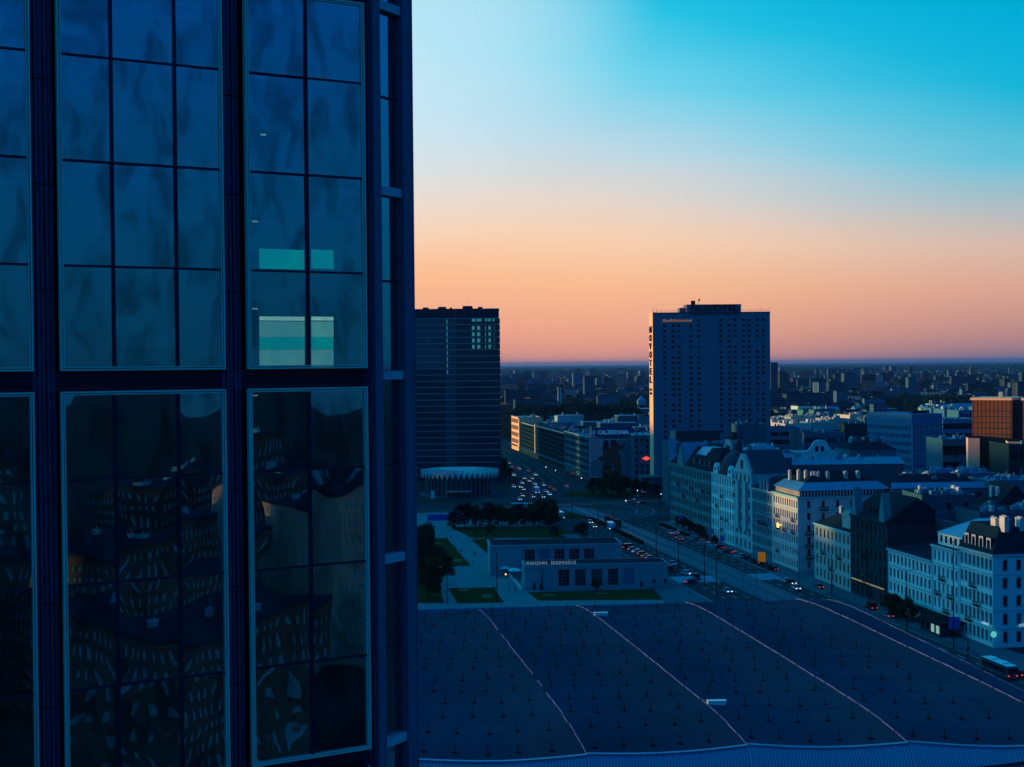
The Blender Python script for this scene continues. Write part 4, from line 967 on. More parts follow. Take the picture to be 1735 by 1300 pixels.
# tan corner palace
t, L, cols, rows = street_house('palace_tenement', 'large tan corner tenement with steep roof and gabled dormer', 215, 272, 24, 26.4, 'tan', 6, 15, 'arch', 1.8, side=2, frame='frame_dark', trim='tan', bal=((3, 4), (8, 4), (12, 4), (14, 4), (5, 3), (10, 3)))
mb = MB(); mb.prism([(-.4, -.3), (24, -.3), (24, L + .3), (-.4, L + .3)], 26.4, 34.5, 0, [(7, 7), (20, 7), (20, L - 7), (7, L - 7)]); part('roof', mb, 'tile_roof', t)
mb = MB(); mb.extr([(36, 26.4), (46, 26.4), (41, 35.2)], 0, -.4, 12); part('gable', mb, 'tan', t)
mb = MB(); mb.extr([(35.6, 27), (46.4, 27), (41, 36)], 0, .4, 12); part('gable_roof', mb, 'zinc', t)
mb = MB(); mb.quad((4.2, 20, 31.6), (4.2, 33, 31.6), (7.0, 32, 34.7), (7.0, 20, 34.7)); mb.quad((7., 20, 34.72), (7, 32, 34.72), (12, 32, 34.75), (12, 20, 34.75)); part('skylight_roof', mb, 'zinc', t)
for y in (6, 12, 18, 26, 50): dormer(t, y, 27, 'tan', 'tile_roof', 1.0, 2.2, 3.0)
for x, y in ((12, 10), (14, 24), (12, 44)): chimney(t, x, y, 34, 2.2)
# poster panel on its far end and lit box sign behind it
p = S(276, 0); t = thing('street_banner', 'tall narrow pink-edged banner beside the tan tenement', 'banner', W(1134, 800, 640).xy.to_3d(), R(-20))
mb = MB(); mb.box(0, .5, -.3, 0, 22, W(1134, 743, 640).z); part('edge', mb, mat('banner_pink', (.7, .45, .42), .6, var=.1), t)
mb = MB(); mb.box(.5, 3.4, -.28, 0, 22, W(1134, 743, 640).z); part('face', mb, mat('banner_lilac', (.42, .4, .46), .7, var=.2), t)
mb = MB(); mb.tube((1.5, .4, 0), (1.5, .4, 30), .25); part('mast', mb, 'iron', t)
a = W(1137, 735, 660)
t = thing('rooftop_billboard', 'yellow lit box sign with dark board on a roof before the hotel', 'billboard', (a.x, 660, 0), 0)
mb = MB(); mb.box(0, 2.2, 0, 1.5, a.z - 4, a.z + 1.5); part('lit_face', mb, 'hotel_side', t)
mb = MB(); mb.box(2.3, 24, .2, 1.4, a.z - 3.5, a.z + 1.2); part('board', mb, 'dark_wall', t)
mb = MB(); mb.box(-1, 34, 1.6, 30, 0, a.z - 5); mb.box(4, 20, .6, 1.5, a.z - 5, a.z - 3.6); part('block', mb, 'concrete', t)
# ------------------------------------------------------------------ blocks behind the street row
def blk(name, label, pl, pr, yt, Y, D, wm, roof='flat', rm='tar_roof', nc=0, nr=0, style='plain', ang=None, cat='building', units=3, chims=2, group=None, rh=4., side=0, ww=1.3, frame='frame_dark', um='pale_roof', glass='glass'):
    ang = TH if ang is None else ang
    a = W(pl, yt, Y); w_ = (W(pr, yt, Y).x - a.x) / max(.3, math.cos(ang)); H = a.z
    t = thing(name, label, cat, (a.x, Y, 0), ang, group)
    f = (cols_of(w_, nc, ww), rows_of(3, H - .8, nr), style, frame, 'trim', (), glass) if nc else None
    l = (cols_of(D, side, ww), rows_of(3, H - .8, nr), style, frame, 'trim', (), glass) if side else None
    if roof == 'gable': H0 = H - rh
    else: H0 = H
    if roof == 'gable' and f: f = (f[0], rows_of(3, H0 - .8, nr)) + f[2:]
    walls(t, w_, D, H0, wm, f, l)
    if roof == 'flat':
        mb = MB()
        for x0, x1, y0, y1 in ((-.1, w_ + .1, -.1, .35), (-.1, w_ + .1, D - .35, D + .1), (-.1, .35, .35, D - .35), (w_ - .35, w_ + .1, .35, D - .35)): mb.box(x0, x1, y0, y1, H0, H0 + .7)
        part('parapet', mb, wm, t); mb = MB(); mb.box(.35, w_ - .35, .35, D - .35, H0 + .002, H0 + .12); part('roof', mb, rm, t); zt = H0 + .1
    elif roof == 'gable':
        gable_roof(t, w_, D, H0, rh, rm, 'x' if w_ > D else 'y'); zt = H0 + rh * .55
    else:
        hip_roof(t, w_, D, H0, rh, rm, min(w_, D) * .4); zt = H0 + rh * .6
    for i in range(units): roof_unit(t, w_ * random.uniform(.12, .88), D * random.uniform(.2, .8), zt, random.uniform(1.2, 2.8), um)
    for i in range(chims): chimney(t, w_ * random.uniform(.1, .9), D * random.uniform(.3, .7), zt, random.uniform(1.2, 2.6), .9, random.choice((1., 1.6, 2.6)), random.choice(('pale_stone', 'rose', 'grey_wall')))
    return t, w_, H0
# long blank fire wall with roofs
blk('fire_wall_block', 'long blank blue-grey fire wall behind the rose corner house', 1300, 1535, 778, 560, 14, 'concrete', 'gable', 'pale_roof', 0, 0, units=6, chims=16, rh=2.5, ang=R(2))
t, w_, H = blk('baroque_gable_house', 'white house with curved gable holding two dark windows', 1352, 1436, 769, 625, 14, 'white_plaster', 'flat', 'pale_roof', units=2, chims=1, ang=R(3))
c = w_ * .45; mb = MB()
pf = [(-8, 0), (-6, .6), (-4.2, 2.4), (-3, 4.6), (-1.2, 5.6), (1.2, 5.6), (3, 4.6), (4.2, 2.4), (6, .6), (8, 0)]
mb.extr([(c + x, H + .7 + z) for x, z in pf][::-1], 1, -.2, .8); part('gable', mb, 'white_plaster', t)
for x in (-1.6, 1.0): mb = MB(); mb.box(c + x - .75, c + x + .75, -.25, -.2, H + .9, H + 3.4); part('gable_window', mb, 'glass', t)
blk('long_cornice_house', 'long pale cornice roof left of the curved white gable', 1300, 1358, 771, 600, 16, 'pale_stone', 'flat', 'tar_roof', units=3, chims=2, ang=R(3))
blk('dormer_roof_house', 'dark wide roof with pale chimneys left of blue office block', 1440, 1520, 762, 610, 22, 'grey_wall', 'hip', 'tar_roof', units=9, chims=12, rh=5, ang=R(4))
blk('dark_cube_house', 'plain dark windowless cube block behind the curved white gable', 1433, 1484, 721, 760, 24, 'dark_wall', 'flat', 'tar_roof', 0, 0, units=3, chims=1, ang=R(-6))
blk('glazed_band_house', 'low wide house with pale blue panelled top floor beside the hotel', 1303, 1362, 727, 790, 22, 'pale_roof', 'flat', 'tar_roof', 12, 6, ang=R(2), ww=2.2)
blk('flat_dark_house', 'dark long flat house behind the curved gable', 1362, 1432, 736, 740, 30, 'grey_wall', 'flat', 'tar_roof', 12, 5, ang=R(3), units=12, chims=10)
for i, (pl, pr, yt, Y) in enumerate(((1308, 1345, 713, 930), (1340, 1385, 708, 980), (1378, 1420, 706, 1010), (1405, 1445, 712, 940), (1440, 1475, 705, 1060), (1465, 1500, 712, 930), (1330, 1372, 720, 880), (1374, 1415, 718, 890))):
    blk('sunlit_roof_house', 'low town house whose roof clutter glows orange right of the hotel', pl, pr, yt, Y, 24, random.choice(('cream', 'grey_wall', 'rose')), 'flat', 'tar_roof', units=9, chims=12, um='rose', group='sunlit roofs right of the hotel')
# blue corner office
mat('office_blue', (.24, .27, .31), .6, var=.15, scale=.2)
a = W(1545, 700, 640); t = thing('corner_office', 'pale blue corner office block with deep rows of windows', 'office block', (a.x, 640, 0), R(22)); H = W(1545, 702, 640).z
w_ = (W(1597, 700, 645).x - a.x) / math.cos(R(22)) * 1.02
rows = rows_of(6, H - 5.2, 9, .52, .3); cols = cols_of(w_, 13, .75, .3)
mb = MB(); facade(mb, (0, 0), (1, 0), w_, 0, H, cols, rows, .6); L = 34; cols2 = cols_of(L, 20, 1.0, .3)
facade(mb, (0, L), (0, -1), L, 0, H, cols2, rows, .4); facade(mb, (w_, 0), (0, 1), L, 0, H, [], []); mb.quad((0, 0, H), (w_, 0, H), (w_, L, H), (0, L, H)); part('wall', mb, 'office_blue', t)
windows(t, (0, 0), (1, 0), cols, rows, 'plain', 'frame_white', 'trim', .6); windows(t, (0, L), (0, -1), cols2, rows, 'plain', 'frame_white', 'trim', .4)
for z, z1 in rows:
    mb = MB(); mb.box(-.2, w_ + .1, -.5, -.002, z1 + .2, z1 + .9); part('sun_ledge', mb, 'office_blue', t)
    mb = MB()
    for c in [.1] + [(cols[i][1] + cols[i + 1][0]) / 2 for i in range(12)]: mb.box(c - .22, c + .22, -.3, -.003, z - .2, z1 + .2)
    part('piers', mb, 'trim', t)
for i in range(4): roof_unit(t, w_ * (.3 + .15 * i), 6, H, 2.2, 'alu_dark')
# orange-lit office
mat('bronze_panel', (.21, .10, .06), .55, .1, var=.25, scale=.12)
a = W(1647, 678, 520); H = a.z
t = thing('bronze_office', 'brown gridded office tower glowing orange in its upper half', 'office tower', (a.x, 520, 0), R(-32))
ux = math.cos(R(-32))
wa, wb_, wd_ = 14.6, 4.0, 6.6
for x0, x1, y0 in ((0, wa, 0), (wa, wa + wb_, 2.6), (wa + wb_, wa + wb_ + wd_, 0)):
    mb = MB(); mb.box(x0 + .01, x1 - .01, y0, 20, 0, H); part('shaft', mb, 'bronze_panel' if y0 == 0 else 'dark_wall', t)
    if y0 == 0:
        mb = MB()
        for k in range(int(H / 2.2)): mb.box(x0, x1, -.06, -.002, k * 2.2, k * 2.2 + .3)
        x = x0 + .4
        while x < x1 - .2: mb.box(x, x + .22, -.05, -.003, .3, H - .3); x += 1.5
        o = part('panel_grid', mb, 'dark_wall', t)
        mb = MB(); mb.box(x0 - .5, x1 + .1, -.8, 20.2, H, H + .9); part('roof_edge', mb, 'hotel_side', t)
mb = MB(); mb.box(wa + wb_ + wd_, 52, 3.5, 26, 0, H - 1); part('rear_wing', mb, 'dark_wall', t)
mb = MB(); mb.box(8, 9.5, 8, 9.5, H + .9, H + 3); mb.box(20, 21, 6, 7, H + .9, H + 3.2); mb.box(25, 26, 6, 7, H + .9, H + 3.2); part('roof_plant', mb, 'cream', t)
a = W(1640, 742, 512); b = W(1708, 748, 500)
for q, yy in ((a, 512), (b, 500)):
    tt = thing('sunlit_annex', 'small block with a glowing yellow end wall by the bronze tower', 'building', (q.x, yy, 0), R(-14), 'glowing end walls by the bronze tower')
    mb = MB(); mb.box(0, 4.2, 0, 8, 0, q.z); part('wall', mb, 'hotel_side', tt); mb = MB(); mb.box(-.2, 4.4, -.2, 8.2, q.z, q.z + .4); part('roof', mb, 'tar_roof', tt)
blk('low_office', 'low grey office with strip windows between two office towers', 1597, 1652, 747, 560, 20, 'grey_wall', 'flat', 'pale_roof', 9, 5, ang=R(2), ww=2.6, units=6, chims=0)
blk('strip_office', 'blue strip-window office behind the low grey office', 1598, 1650, 712, 760, 20, 'office_blue', 'flat', 'cream', 10, 6, ang=R(2), ww=2.8, units=2, chims=0)
for i, px in enumerate((1578, 1600, 1624)):
    blk('turret_house', 'pale turreted house top behind the blue office block', px, px + 26, 693 + i * 2, 960 - i * 20, 16, 'office_blue', 'flat', 'pale_roof', 4, 7, units=3, chims=3, group='white turreted houses')
blk('dark_wing', 'dark tall wing at the right edge below the bronze tower', 1709, 1790, 756, 490, 20, 'dark_wall', 'flat', 'tar_roof', 10, 6, ang=R(0), units=2, chims=0)
# roofs right behind the street row
t, w_, H = blk('long_roof_house', 'long house with dark roof and pale eaves band right of rose house', 1512, 1672, 827, 455, 16, 'grey_wall', 'hip', 'tar_roof', 22, 5, ang=R(3), units=3, chims=12, rh=4.)
mb = MB(); mb.quad((-.5, -.6, H - .2), (w_ + .5, -.6, H - .2), (w_, 1.6, H + 1.6), (0, 1.6, H + 1.6)); part('eaves_band', mb, 'zinc', t)
blk('white_clutter_house', 'low block with crowded white roof machinery before the bronze tower', 1590, 1690, 806, 480, 22, 'grey_wall', 'flat', 'pale_roof', 0, 0, ang=R(3), units=16, chims=2, um='pale_roof')
blk('white_clutter_house', 'low block with white vents at the right edge', 1676, 1780, 818, 455, 18, 'grey_wall', 'flat', 'pale_roof', 0, 0, ang=R(3), units=12, chims=2, um='pale_roof')
blk('concrete_house', 'grey concrete rear house above the party wall', 1500, 1562, 862, 420, 14, 'concrete', 'gable', 'tar_roof', 0, 0, ang=R(4), units=0, chims=2, rh=6)
blk('stepped_concrete_house', 'wide grey rear wall with lit roof edge behind pale tenement', 1562, 1656, 843, 425, 18, 'concrete', 'flat', 'tar_roof', 3, 5, ang=R(3), units=10, chims=10)
blk('steep_roof_house', 'house with a steep dark roof at the right edge', 1682, 1760, 822, 400, 16, 'grey_wall', 'gable', 'tile_roof', 0, 0, ang=R(2), units=2, chims=7, rh=8)
blk('rear_wing', 'dim rear wing behind the corner house', 1660, 1790, 872, 375, 14, 'concrete', 'flat', 'tar_roof', 0, 0, ang=TH, units=9, chims=8)
blk('tall_rear_house', 'blue-grey steep slate roof behind the gabled tenement', 1262, 1345, 777, 520, 18, 'concrete', 'hip', 'pale_roof', 0, 0, ang=TH, units=1, chims=3, rh=5)
blk('concrete_stair_block', 'bare concrete block before the hotel right side', 1250, 1299, 722, 690, 16, 'concrete', 'flat', 'tar_roof', 0, 0, ang=R(2), units=4, chims=1)
blk('pale_tower_house', 'small pale roof pavilion before the hotel base', 1238, 1260, 745, 600, 10, 'pale_stone', 'hip', 'tile_roof', 2, 6, ang=R(5), units=0, chims=0, rh=3)
# fill of ordinary town houses further back on the right
rr = random.Random(11)
for i in range(46):
    Y = rr.uniform(620, 1500); px = rr.uniform(1315, 1800); H = rr.uniform(17, 25)
    X = (px - 867) / F * Y
    if Y < 820 and px < 1640: continue
    t = thing('town_house', 'ordinary dim town house among the crowded roofs on the right', 'house', (X, Y, 0), TH + rr.uniform(-.15, .15), 'town houses among the crowded roofs')
    w_, D = rr.uniform(14, 30), rr.uniform(12, 20); wm = rr.choice(('grey_wall', 'concrete', 'cream', 'pale_stone', 'tan', 'white_plaster'))
    walls(t, w_, D, H, wm, (cols_of(w_, 6, 1.3), rows_of(12, H - .6, 2), 'plain', 'frame_dark', 'trim') if Y < 1000 else None)
    if rr.random() < .5: gable_roof(t, w_, D, H, 4, rr.choice(('tar_roof', 'tile_roof', 'pale_roof')), 'x')
    else: mb = MB(); mb.box(-.2, w_ + .2, -.2, D + .2, H, H + .5); part('roof', mb, rr.choice(('tar_roof', 'pale_roof')), t)
    for k in range(rr.randint(1, 4)): chimney(t, rr.uniform(.1, .9) * w_, rr.uniform(.2, .8) * D, H + .8, rr.uniform(1, 3), .9, 1.6, 'pale_stone')
    for k in range(rr.randint(0, 3)): roof_unit(t, rr.uniform(.1, .9) * w_, rr.uniform(.2, .8) * D, H + .5, rr.uniform(1.2, 2.4), 'pale_roof')
# roofs behind the banner row, up to the long dark wood
for i in range(40):
    Y = rr.uniform(850, 1480); px = rr.uniform(905, 1180); X = (px - 867) / F * Y; H = rr.uniform(16, 24)
    if X < 46 - .1468 * (Y - 817) + 27: continue
    t = thing('town_house', 'dim house in the roofs behind the advertising banner', 'house', (X, Y, 0), RA + rr.uniform(-.1, .1), 'roofs behind the banner building')
    w_, D = rr.uniform(16, 34), rr.uniform(12, 22); walls(t, w_, D, H, rr.choice(('grey_wall', 'concrete', 'pale_stone', 'tan')))
    mb = MB(); mb.box(-.2, w_ + .2, -.2, D + .2, H, H + .5); part('roof', mb, rr.choice(('tar_roof', 'pale_roof', 'zinc')), t)
    for k in range(rr.randint(2, 5)): (roof_unit if rr.random() < .5 else chimney)(t, rr.uniform(.1, .9) * w_, rr.uniform(.2, .8) * D, H + .5, rr.uniform(1.2, 3))

# ------------------------------------------------------------------ the far city
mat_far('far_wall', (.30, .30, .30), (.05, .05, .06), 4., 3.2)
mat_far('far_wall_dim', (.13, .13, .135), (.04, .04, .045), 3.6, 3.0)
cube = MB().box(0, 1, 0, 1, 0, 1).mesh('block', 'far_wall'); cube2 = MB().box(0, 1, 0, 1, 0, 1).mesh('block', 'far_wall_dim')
rcube = MB().box(-.01, 1.01, -.01, 1.01, 0, 1).mesh('roof', 'tar_roof')
def far_block(label, group, X, Y, w_, D, H, rz, me, name='apartment_block'):
    t = thing(name, label, 'apartment block', (X, Y, 0), rz, group)
    put('wall', me, t, sc=(w_, D, H)); put('roof', rcube, t, (0, 0, H), sc=(w_, D, .8)); 
    return t
def far_px(label, pl, pr, yt, Y, me=cube, group=None, D=14):
    a = W(pl, yt, Y); far_block(label, group, a.x, Y, W(pr, yt, Y).x - a.x, D, a.z, 0, me)
far_px('pale slab block with window rows on the horizon side of the dark wood', 1012, 1048, 671, 1700)
far_px('broad low pale hall left of the two chimneys', 909, 946, 681, 1750)
far_px('first of the three tall hazy slabs left, nearest the glass block', 868, 886, 634, 3400); far_px('second hazy tall slab beside the glass office block', 888, 899, 630, 3400)
far_px('dim wide slab just right of the glass office block', 850, 867, 641, 3300); far_px('low pale slab at the foot of the hazy towers', 850, 870, 660, 2400)
far_px('narrow hazy tower touching the right side of the hotel', 1306, 1318, 615, 2600, cube2)
for k, (a, b) in enumerate(((1403, 1408), (1410, 1418), (1421, 1434), (1436, 1452))): far_px('striped white tower slab of the group on the right horizon', a, b, 626, 4200, cube, 'striped tower slabs on the horizon')
for k in range(5): far_px('pale slab in the row standing before the dark park', 1360 + k * 24, 1360 + k * 24 + (18, 14, 20, 16, 15)[k], 664 + (k % 2) * 2, 2300, cube2, 'slabs before the dark park', 12)
far_px('bright ribbed slab left of the park slabs', 1324, 1353, 658, 2900, cube); far_px('white slab at the edge of the dark park', 1630, 1637, 660, 2300); far_px('broad hazy slab behind the bronze tower', 1640, 1682, 650, 2600, cube2)
far_px('tall hazy pair over the bronze tower', 1612, 1646, 638, 3300, cube2); far_px('pale boxy block at the right edge of the skyline', 1708, 1740, 658, 2300); far_px('stepped pale block at the right edge of the skyline', 1712, 1745, 649, 2400)
far_px('low pale house before the park, left of blue office', 1480, 1503, 686, 1250, cube)
for i in range(230):
    Y = 1600 * (7000 / 1600) ** rr.random(); px = rr.uniform(845, 1800)
    if Y < 2500 and (1478 < px < 1660 or 900 < px < 1110): continue
    H = rr.choice((14, 18, 22, 30, 34, 38, 45)) * (1 if Y > 2200 else .75); w_ = rr.uniform(14, 70) if H < 30 else rr.uniform(14, 34)
    cm = rr.random() < .45
    far_block(('pale ' if cm else 'dim ') + ('tall ' if H > 29 else 'low ') + ('narrow' if w_ < 22 else 'broad') + ' far block ' + ('faint in haze ' if Y > 4200 else 'in mid distance ' if Y > 2600 else 'nearer by ') + ('left of the hotel' if px < 1106 else 'behind the hotel' if px < 1305 else 'right of the hotel' if px < 1480 else 'above the blue office' if px < 1640 else 'at the right edge'), 'far city blocks', (px - 867) / F * Y, Y, w_, rr.uniform(11, 16), H, rr.choice((0., .17, -.2, .5)), cube if cm else cube2)
fm = MB()
for i in range(1500):
    Y = 1450 * (9500 / 1450) ** rr.random(); px = rr.uniform(845, 1830)
    if Y < 2300 and (1455 < px < 1650 or 870 < px < 1110): continue
    X = (px - 867) / F * Y; w_ = rr.uniform(8, 40); d_ = rr.uniform(8, 14); H = rr.uniform(7, 17); a = rr.uniform(-.4, .4); ca, sa = math.cos(a), math.sin(a); k = rr.randint(0, 1)
    c4 = [(X + x * ca - y * sa, Y + x * sa + y * ca) for x, y in ((0, 0), (w_, 0), (w_, d_), (0, d_))]
    fm.prism(c4, 0, H, k); fm.prism(c4, H, H + .5, 2)
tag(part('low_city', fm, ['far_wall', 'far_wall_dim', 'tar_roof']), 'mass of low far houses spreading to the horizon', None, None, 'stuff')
for px in (945.5, 950):
    p = W(px, 656, 1760); t = thing('chimney_stack', 'slender striped power station chimney catching pink light', 'chimney', (p.x, 1760, 0), 0, 'twin slender chimneys')
    mb = MB(); mb.tube((0, 0, 0), (0, 0, p.z), .9, .6, 10); part('shaft', mb, 'rose', t); mb = MB(); mb.tube((0, 0, p.z), (0, 0, p.z + 1), 1.05, 1.05, 10); part('rim', mb, 'iron', t)
p = W(1087, 670, 2000); t = thing('pyramid_roof_house', 'pale pyramid roof beyond the wood left of the hotel', 'house', (p.x, 2000, 0))
mb = MB(); mb.box(-6, 6, -6, 6, 0, p.z - 9); part('wall', mb, 'pale_stone', t); mb = MB(); mb.prism([(-7, -7), (7, -7), (7, 7), (-7, 7)], p.z - 9, p.z, 0, [(-.1, -.1), (.1, -.1), (.1, .1), (-.1, .1)]); part('roof', mb, 'zinc', t)

# ------------------------------------------------------------------ unseen blocks added to shade the street, and blocks mirrored in the glass
def side_block(name, label, x0, x1, y0, y1, H, wm, group=None, nf=None, wins=True, gm='glass'):
    t = thing(name, label, 'building', (x0, y0, 0), 0, group); w_, D = x1 - x0, y1 - y0; nf = nf or int(H / 3.6)
    rows = rows_of(.5, H - 1, nf, .52, .24)
    sp = lambda L: (cols_of(L, max(2, int(L / 2.8)), 1.25), rows, 'plain', 'frame_white', 'trim')
    mb = MB()
    for o, dx, L in (((0, 0), (1, 0), w_), ((0, D), (0, -1), D), ((w_, 0), (0, 1), D), ((w_, D), (-1, 0), w_)):
        facade(mb, o, dx, L, 0, H, sp(L)[0] if wins else [], rows, .35)
        if wins:
            g2 = MB(); n = (dx[1], -dx[0])
            g2.quad(*[(o[0] + dx[0] * a - n[0] * .34, o[1] + dx[1] * a - n[1] * .34, z) for a, z in ((.4, .6), (L - .4, .6), (L - .4, H - 1), (.4, H - 1))]); part('glazing', g2, gm, t)
    mb.quad((0, 0, H), (w_, 0, H), (w_, D, H), (0, D, H)); part('wall', mb, wm, t)
    mb = MB(); mb.box(-.3, w_ + .3, -.3, D + .3, H, H + .6); part('roof', mb, 'tar_roof', t)
    for i in range(3): roof_unit(t, w_ * random.uniform(.2, .8), D * random.uniform(.2, .8), H + .6, 2.5)
    return t
def shade_block(name, label, x0, x1, y0, y1, H, wm, **k):      # added unseen sun blocker, far enough left that the street keeps its open sky
    return side_block(name, label, x0 - 343, x1 - 343, y0 + 36, y1 + 36, H + 21, wm, **k)
shade_block('shade_caster_near', 'unseen pale block added far left to shade the street, nearest', -78, -42, 335, 376, 35, 'pale_stone')
shade_block('shade_caster_tall', 'taller unseen block added far left to shade the street', -84, -44, 379, 440, 47, 'grey_wall')
shade_block('shade_caster_low', 'lower unseen block added far left to shade the street', -84, -50, 440.5, 492, 25, 'cream')
shade_block('shade_caster_long', 'long tall unseen block added far left to shade the street', -92, -57, 495, 638, 50, 'grey_wall')
shade_block('shade_caster_wing', 'tall unseen wing added far left to shade the corner office', -92, -57, 641, 716, 62, 'grey_wall')
shade_block('shade_caster_square', 'unseen block added far left to shade hotel and round pavilion', -96, -62, 722, 808, 42, 'grey_wall')
shade_block('shade_caster_avenue', 'unseen block added far left to shade the farther houses', -104, -72, 870, 1010, 33, 'cream')
shade_block('shade_caster_slab', 'tall unseen slab added far left to shade the glass office block', -140, -92, 815, 862, 100, 'grey_wall', wins=False)
shade_block('shade_caster_station', 'low unseen block added far left to shade the city bus', -124, -86, 292, 331, 20, 'concrete')
mat('mirror_tan', (.058, .062, .068), .85, var=.35, scale=.08); mat('mirror_grey', (.02, .045, .06), .85, var=.35, scale=.08); mat('mirror_pale', (.24, .22, .22), .85, var=.25, scale=.1)
REF = [(95, -95, 40, 26, 30, 'mirror_tan'), (150, -70, 60, 22, 24, 'mirror_grey'), (70, -165, 40, 30, 40, 'mirror_grey'), (130, -158, 36, 40, 36, 'mirror_tan'), (185, -140, 40, 30, 40, 'mirror_pale'), (215, -60, 44, 30, 30, 'dark_wall'),
       (120, -230, 60, 30, 46, 'dark_wall'), (200, -210, 50, 40, 44, 'mirror_grey'), (260, -160, 60, 40, 46, 'mirror_grey'), (270, -90, 40, 30, 50, 'mirror_pale'), (60, -260, 50, 40, 50, 'mirror_tan'), (160, -10, 46, 20, 16, 'mirror_grey'), (110, -20, 30, 26, 13, 'dark_wall')]
for x, y, w_, d_, h_, m_ in REF:
    side_block('street_block', 'city block seen only as a wavy reflection in the tower glass', x, x + w_, y, y + d_, h_, m_, 'blocks mirrored in the tower glass', gm='curtain')
side_block('west_shade_caster', 'long unseen block added left behind the viewpoint to cut the sun', -230, -190, -420, -116, 68, 'grey_wall', wins=False)  # both added unseen to keep low sun off the mirrored blocks
side_block('west_shade_caster', 'shorter unseen block added left behind the viewpoint to cut the sun', -230, -190, -94, 40, 68, 'grey_wall', wins=False)
# ------------------------------------------------------------------ trees
def crown_mesh(seed, h, r, z0, n, size, m='leaf'):
    rr = random.Random(seed); mb = MB(); cl = []
    for i in range(22):
        a = rr.uniform(0, 6.283); q = r * rr.uniform(.1, .8) ** .7; z = z0 + (h - z0) * rr.uniform(.12, .92)
        k = 1 - abs((z - z0) / (h - z0) - .45) * .9; cl.append((q * k * math.cos(a), q * k * math.sin(a), z, r * rr.uniform(.22, .42)))
    for i in range(n):
        c = rr.choice(cl); d = Vector((rr.gauss(0, 1), rr.gauss(0, 1), rr.gauss(0, .8))).normalized() * c[3] * rr.uniform(.5, 1.05)
        p = Vector(c[:3]) + d; s = size * rr.uniform(.6, 1.4)
        u = Vector((rr.gauss(0, 1), rr.gauss(0, 1), rr.gauss(0, 1))).normalized(); w_ = u.orthogonal().normalized(); 
        mb.quad(p - u * s - w_ * s * .5, p + u * s * .2 - w_ * s * .7, p + u * s + w_ * s * .4, p - u * s * .3 + w_ * s * .6)
    return mb.mesh('crown', m)
def trunk_mesh(seed, h, r, z0):
    rr = random.Random(seed); mb = MB(); mb.tube((0, 0, -.1), (0, 0, z0 + (h - z0) * .5), r * .055, r * .02, 7)
    for i in range(5):
        a = rr.uniform(0, 6.28); z = z0 * rr.uniform(.8, 1.4); mb.tube((0, 0, z), (r * .55 * math.cos(a), r * .55 * math.sin(a), z + h * rr.uniform(.2, .4)), r * .025, r * .008, 5)
    return mb.mesh('trunk', 'bark')
TV = [(crown_mesh(s, 9, 3.8, 1.0, 1900, .32, m), trunk_mesh(s, 9, 3.6, 2.2)) for s, m in ((1, 'leaf'), (2, 'leaf_deep'), (3, 'leaf'), (4, 'leaf_deep'))]
def tree(x, y, h, label, group, wide=1., loc=None):
    p = loc or G(x, y); v = random.choice(TV); t = thing('tree', label, 'tree', (p.x, p.y, 0), random.uniform(0, 6), group)
    s = h / 9; t.scale = (s * wide, s * wide, s); put('crown', v[0], t); put('trunk', v[1], t); return t
for x, y in ((788, 893), (800, 889), (812, 895), (826, 887), (838, 893), (851, 889), (863, 894), (875, 888), (889, 893), (902, 889), (914, 892), (926, 888), (936, 893), (770, 897), (845, 882), (880, 882), (912, 880), (932, 878)):
    tree(x, y, random.uniform(7, 10.5), 'dark tree in the clump on the plaza before the round pavilion', 'trees in the plaza clump', 1.25)
for x, y, h in ((722, 985, 15), (736, 1000, 14), (726, 1015, 13), (715, 950, 12), (722, 925, 9), (735, 966, 8)): tree(x, y, h, 'tall dark tree against the edge of the glass tower', 'trees at the tower edge', 1.1)
for x, y, h in ((1006, 838, 9), (1020, 842, 10), (1034, 838, 12), (1046, 842, 11), (1060, 838, 10), (1075, 840, 9), (1092, 838, 8), (1110, 842, 7), (852, 800, 9), (856, 815, 10)): tree(x, y, h, 'dark street tree below the banner and hotel', 'trees below the banner', 1.2)
tree(985, 912, 6.5, 'small bushy tree behind the station pavilion', None, 1.2); tree(830, 905, 4.5, 'low shrub tree on the plaza lawn left of the pavilion', None, 1.4); tree(940, 910, 4, 'low shrub on the lawn behind the pavilion', None, 1.6); tree(1010, 1000, 3.2, 'small shrub before the front windows of the pavilion', None, 1.3)
for x, y in ((1170, 905), (1185, 912), (1195, 918), (1158, 898), (1150, 893), (1212, 926)): tree(x, y, random.uniform(4, 6), 'small street tree before the tan tenement', 'trees before the tan tenement', 1.1)
for u, v in ((46, -5), (41, -5.5), (36, -5)): tree(0, 0, 6, 'small street tree before the long white house', 'trees before the long white house', 1.2, S(u, v))
tree(0, 0, 9, 'roof garden tree behind the ornate tenement', None, 1, S(158, 12)).location.z = 22
def shrub_row(name, label, a, b, w_, h_, n, m='leaf_deep'):
    mb = MB(); rr = random.Random(5)
    for i in range(n):
        p = a.lerp(b, rr.random()) + Vector((rr.uniform(-w_, w_), rr.uniform(-w_, w_), .1 + h_ * rr.random())); s = .22
        u = Vector((rr.gauss(0, 1), rr.gauss(0, 1), rr.gauss(0, 1))).normalized() * s; q = u.orthogonal().normalized() * s; mb.quad(p - u - q, p + u - q, p + u + q, p - u + q)
    return tag(part(name, mb, m), label, 'hedge', None)
shrub_row('hedge', 'low dark hedge along the tram median', S(205, -31.7), S(290, -31.7), 1.0, 1.1, 2600)
shrub_row('hedge', 'low dark hedge at the kerb before the tan tenement', S(222, -8), S(262, -7.5), .9, 1.0, 1500)
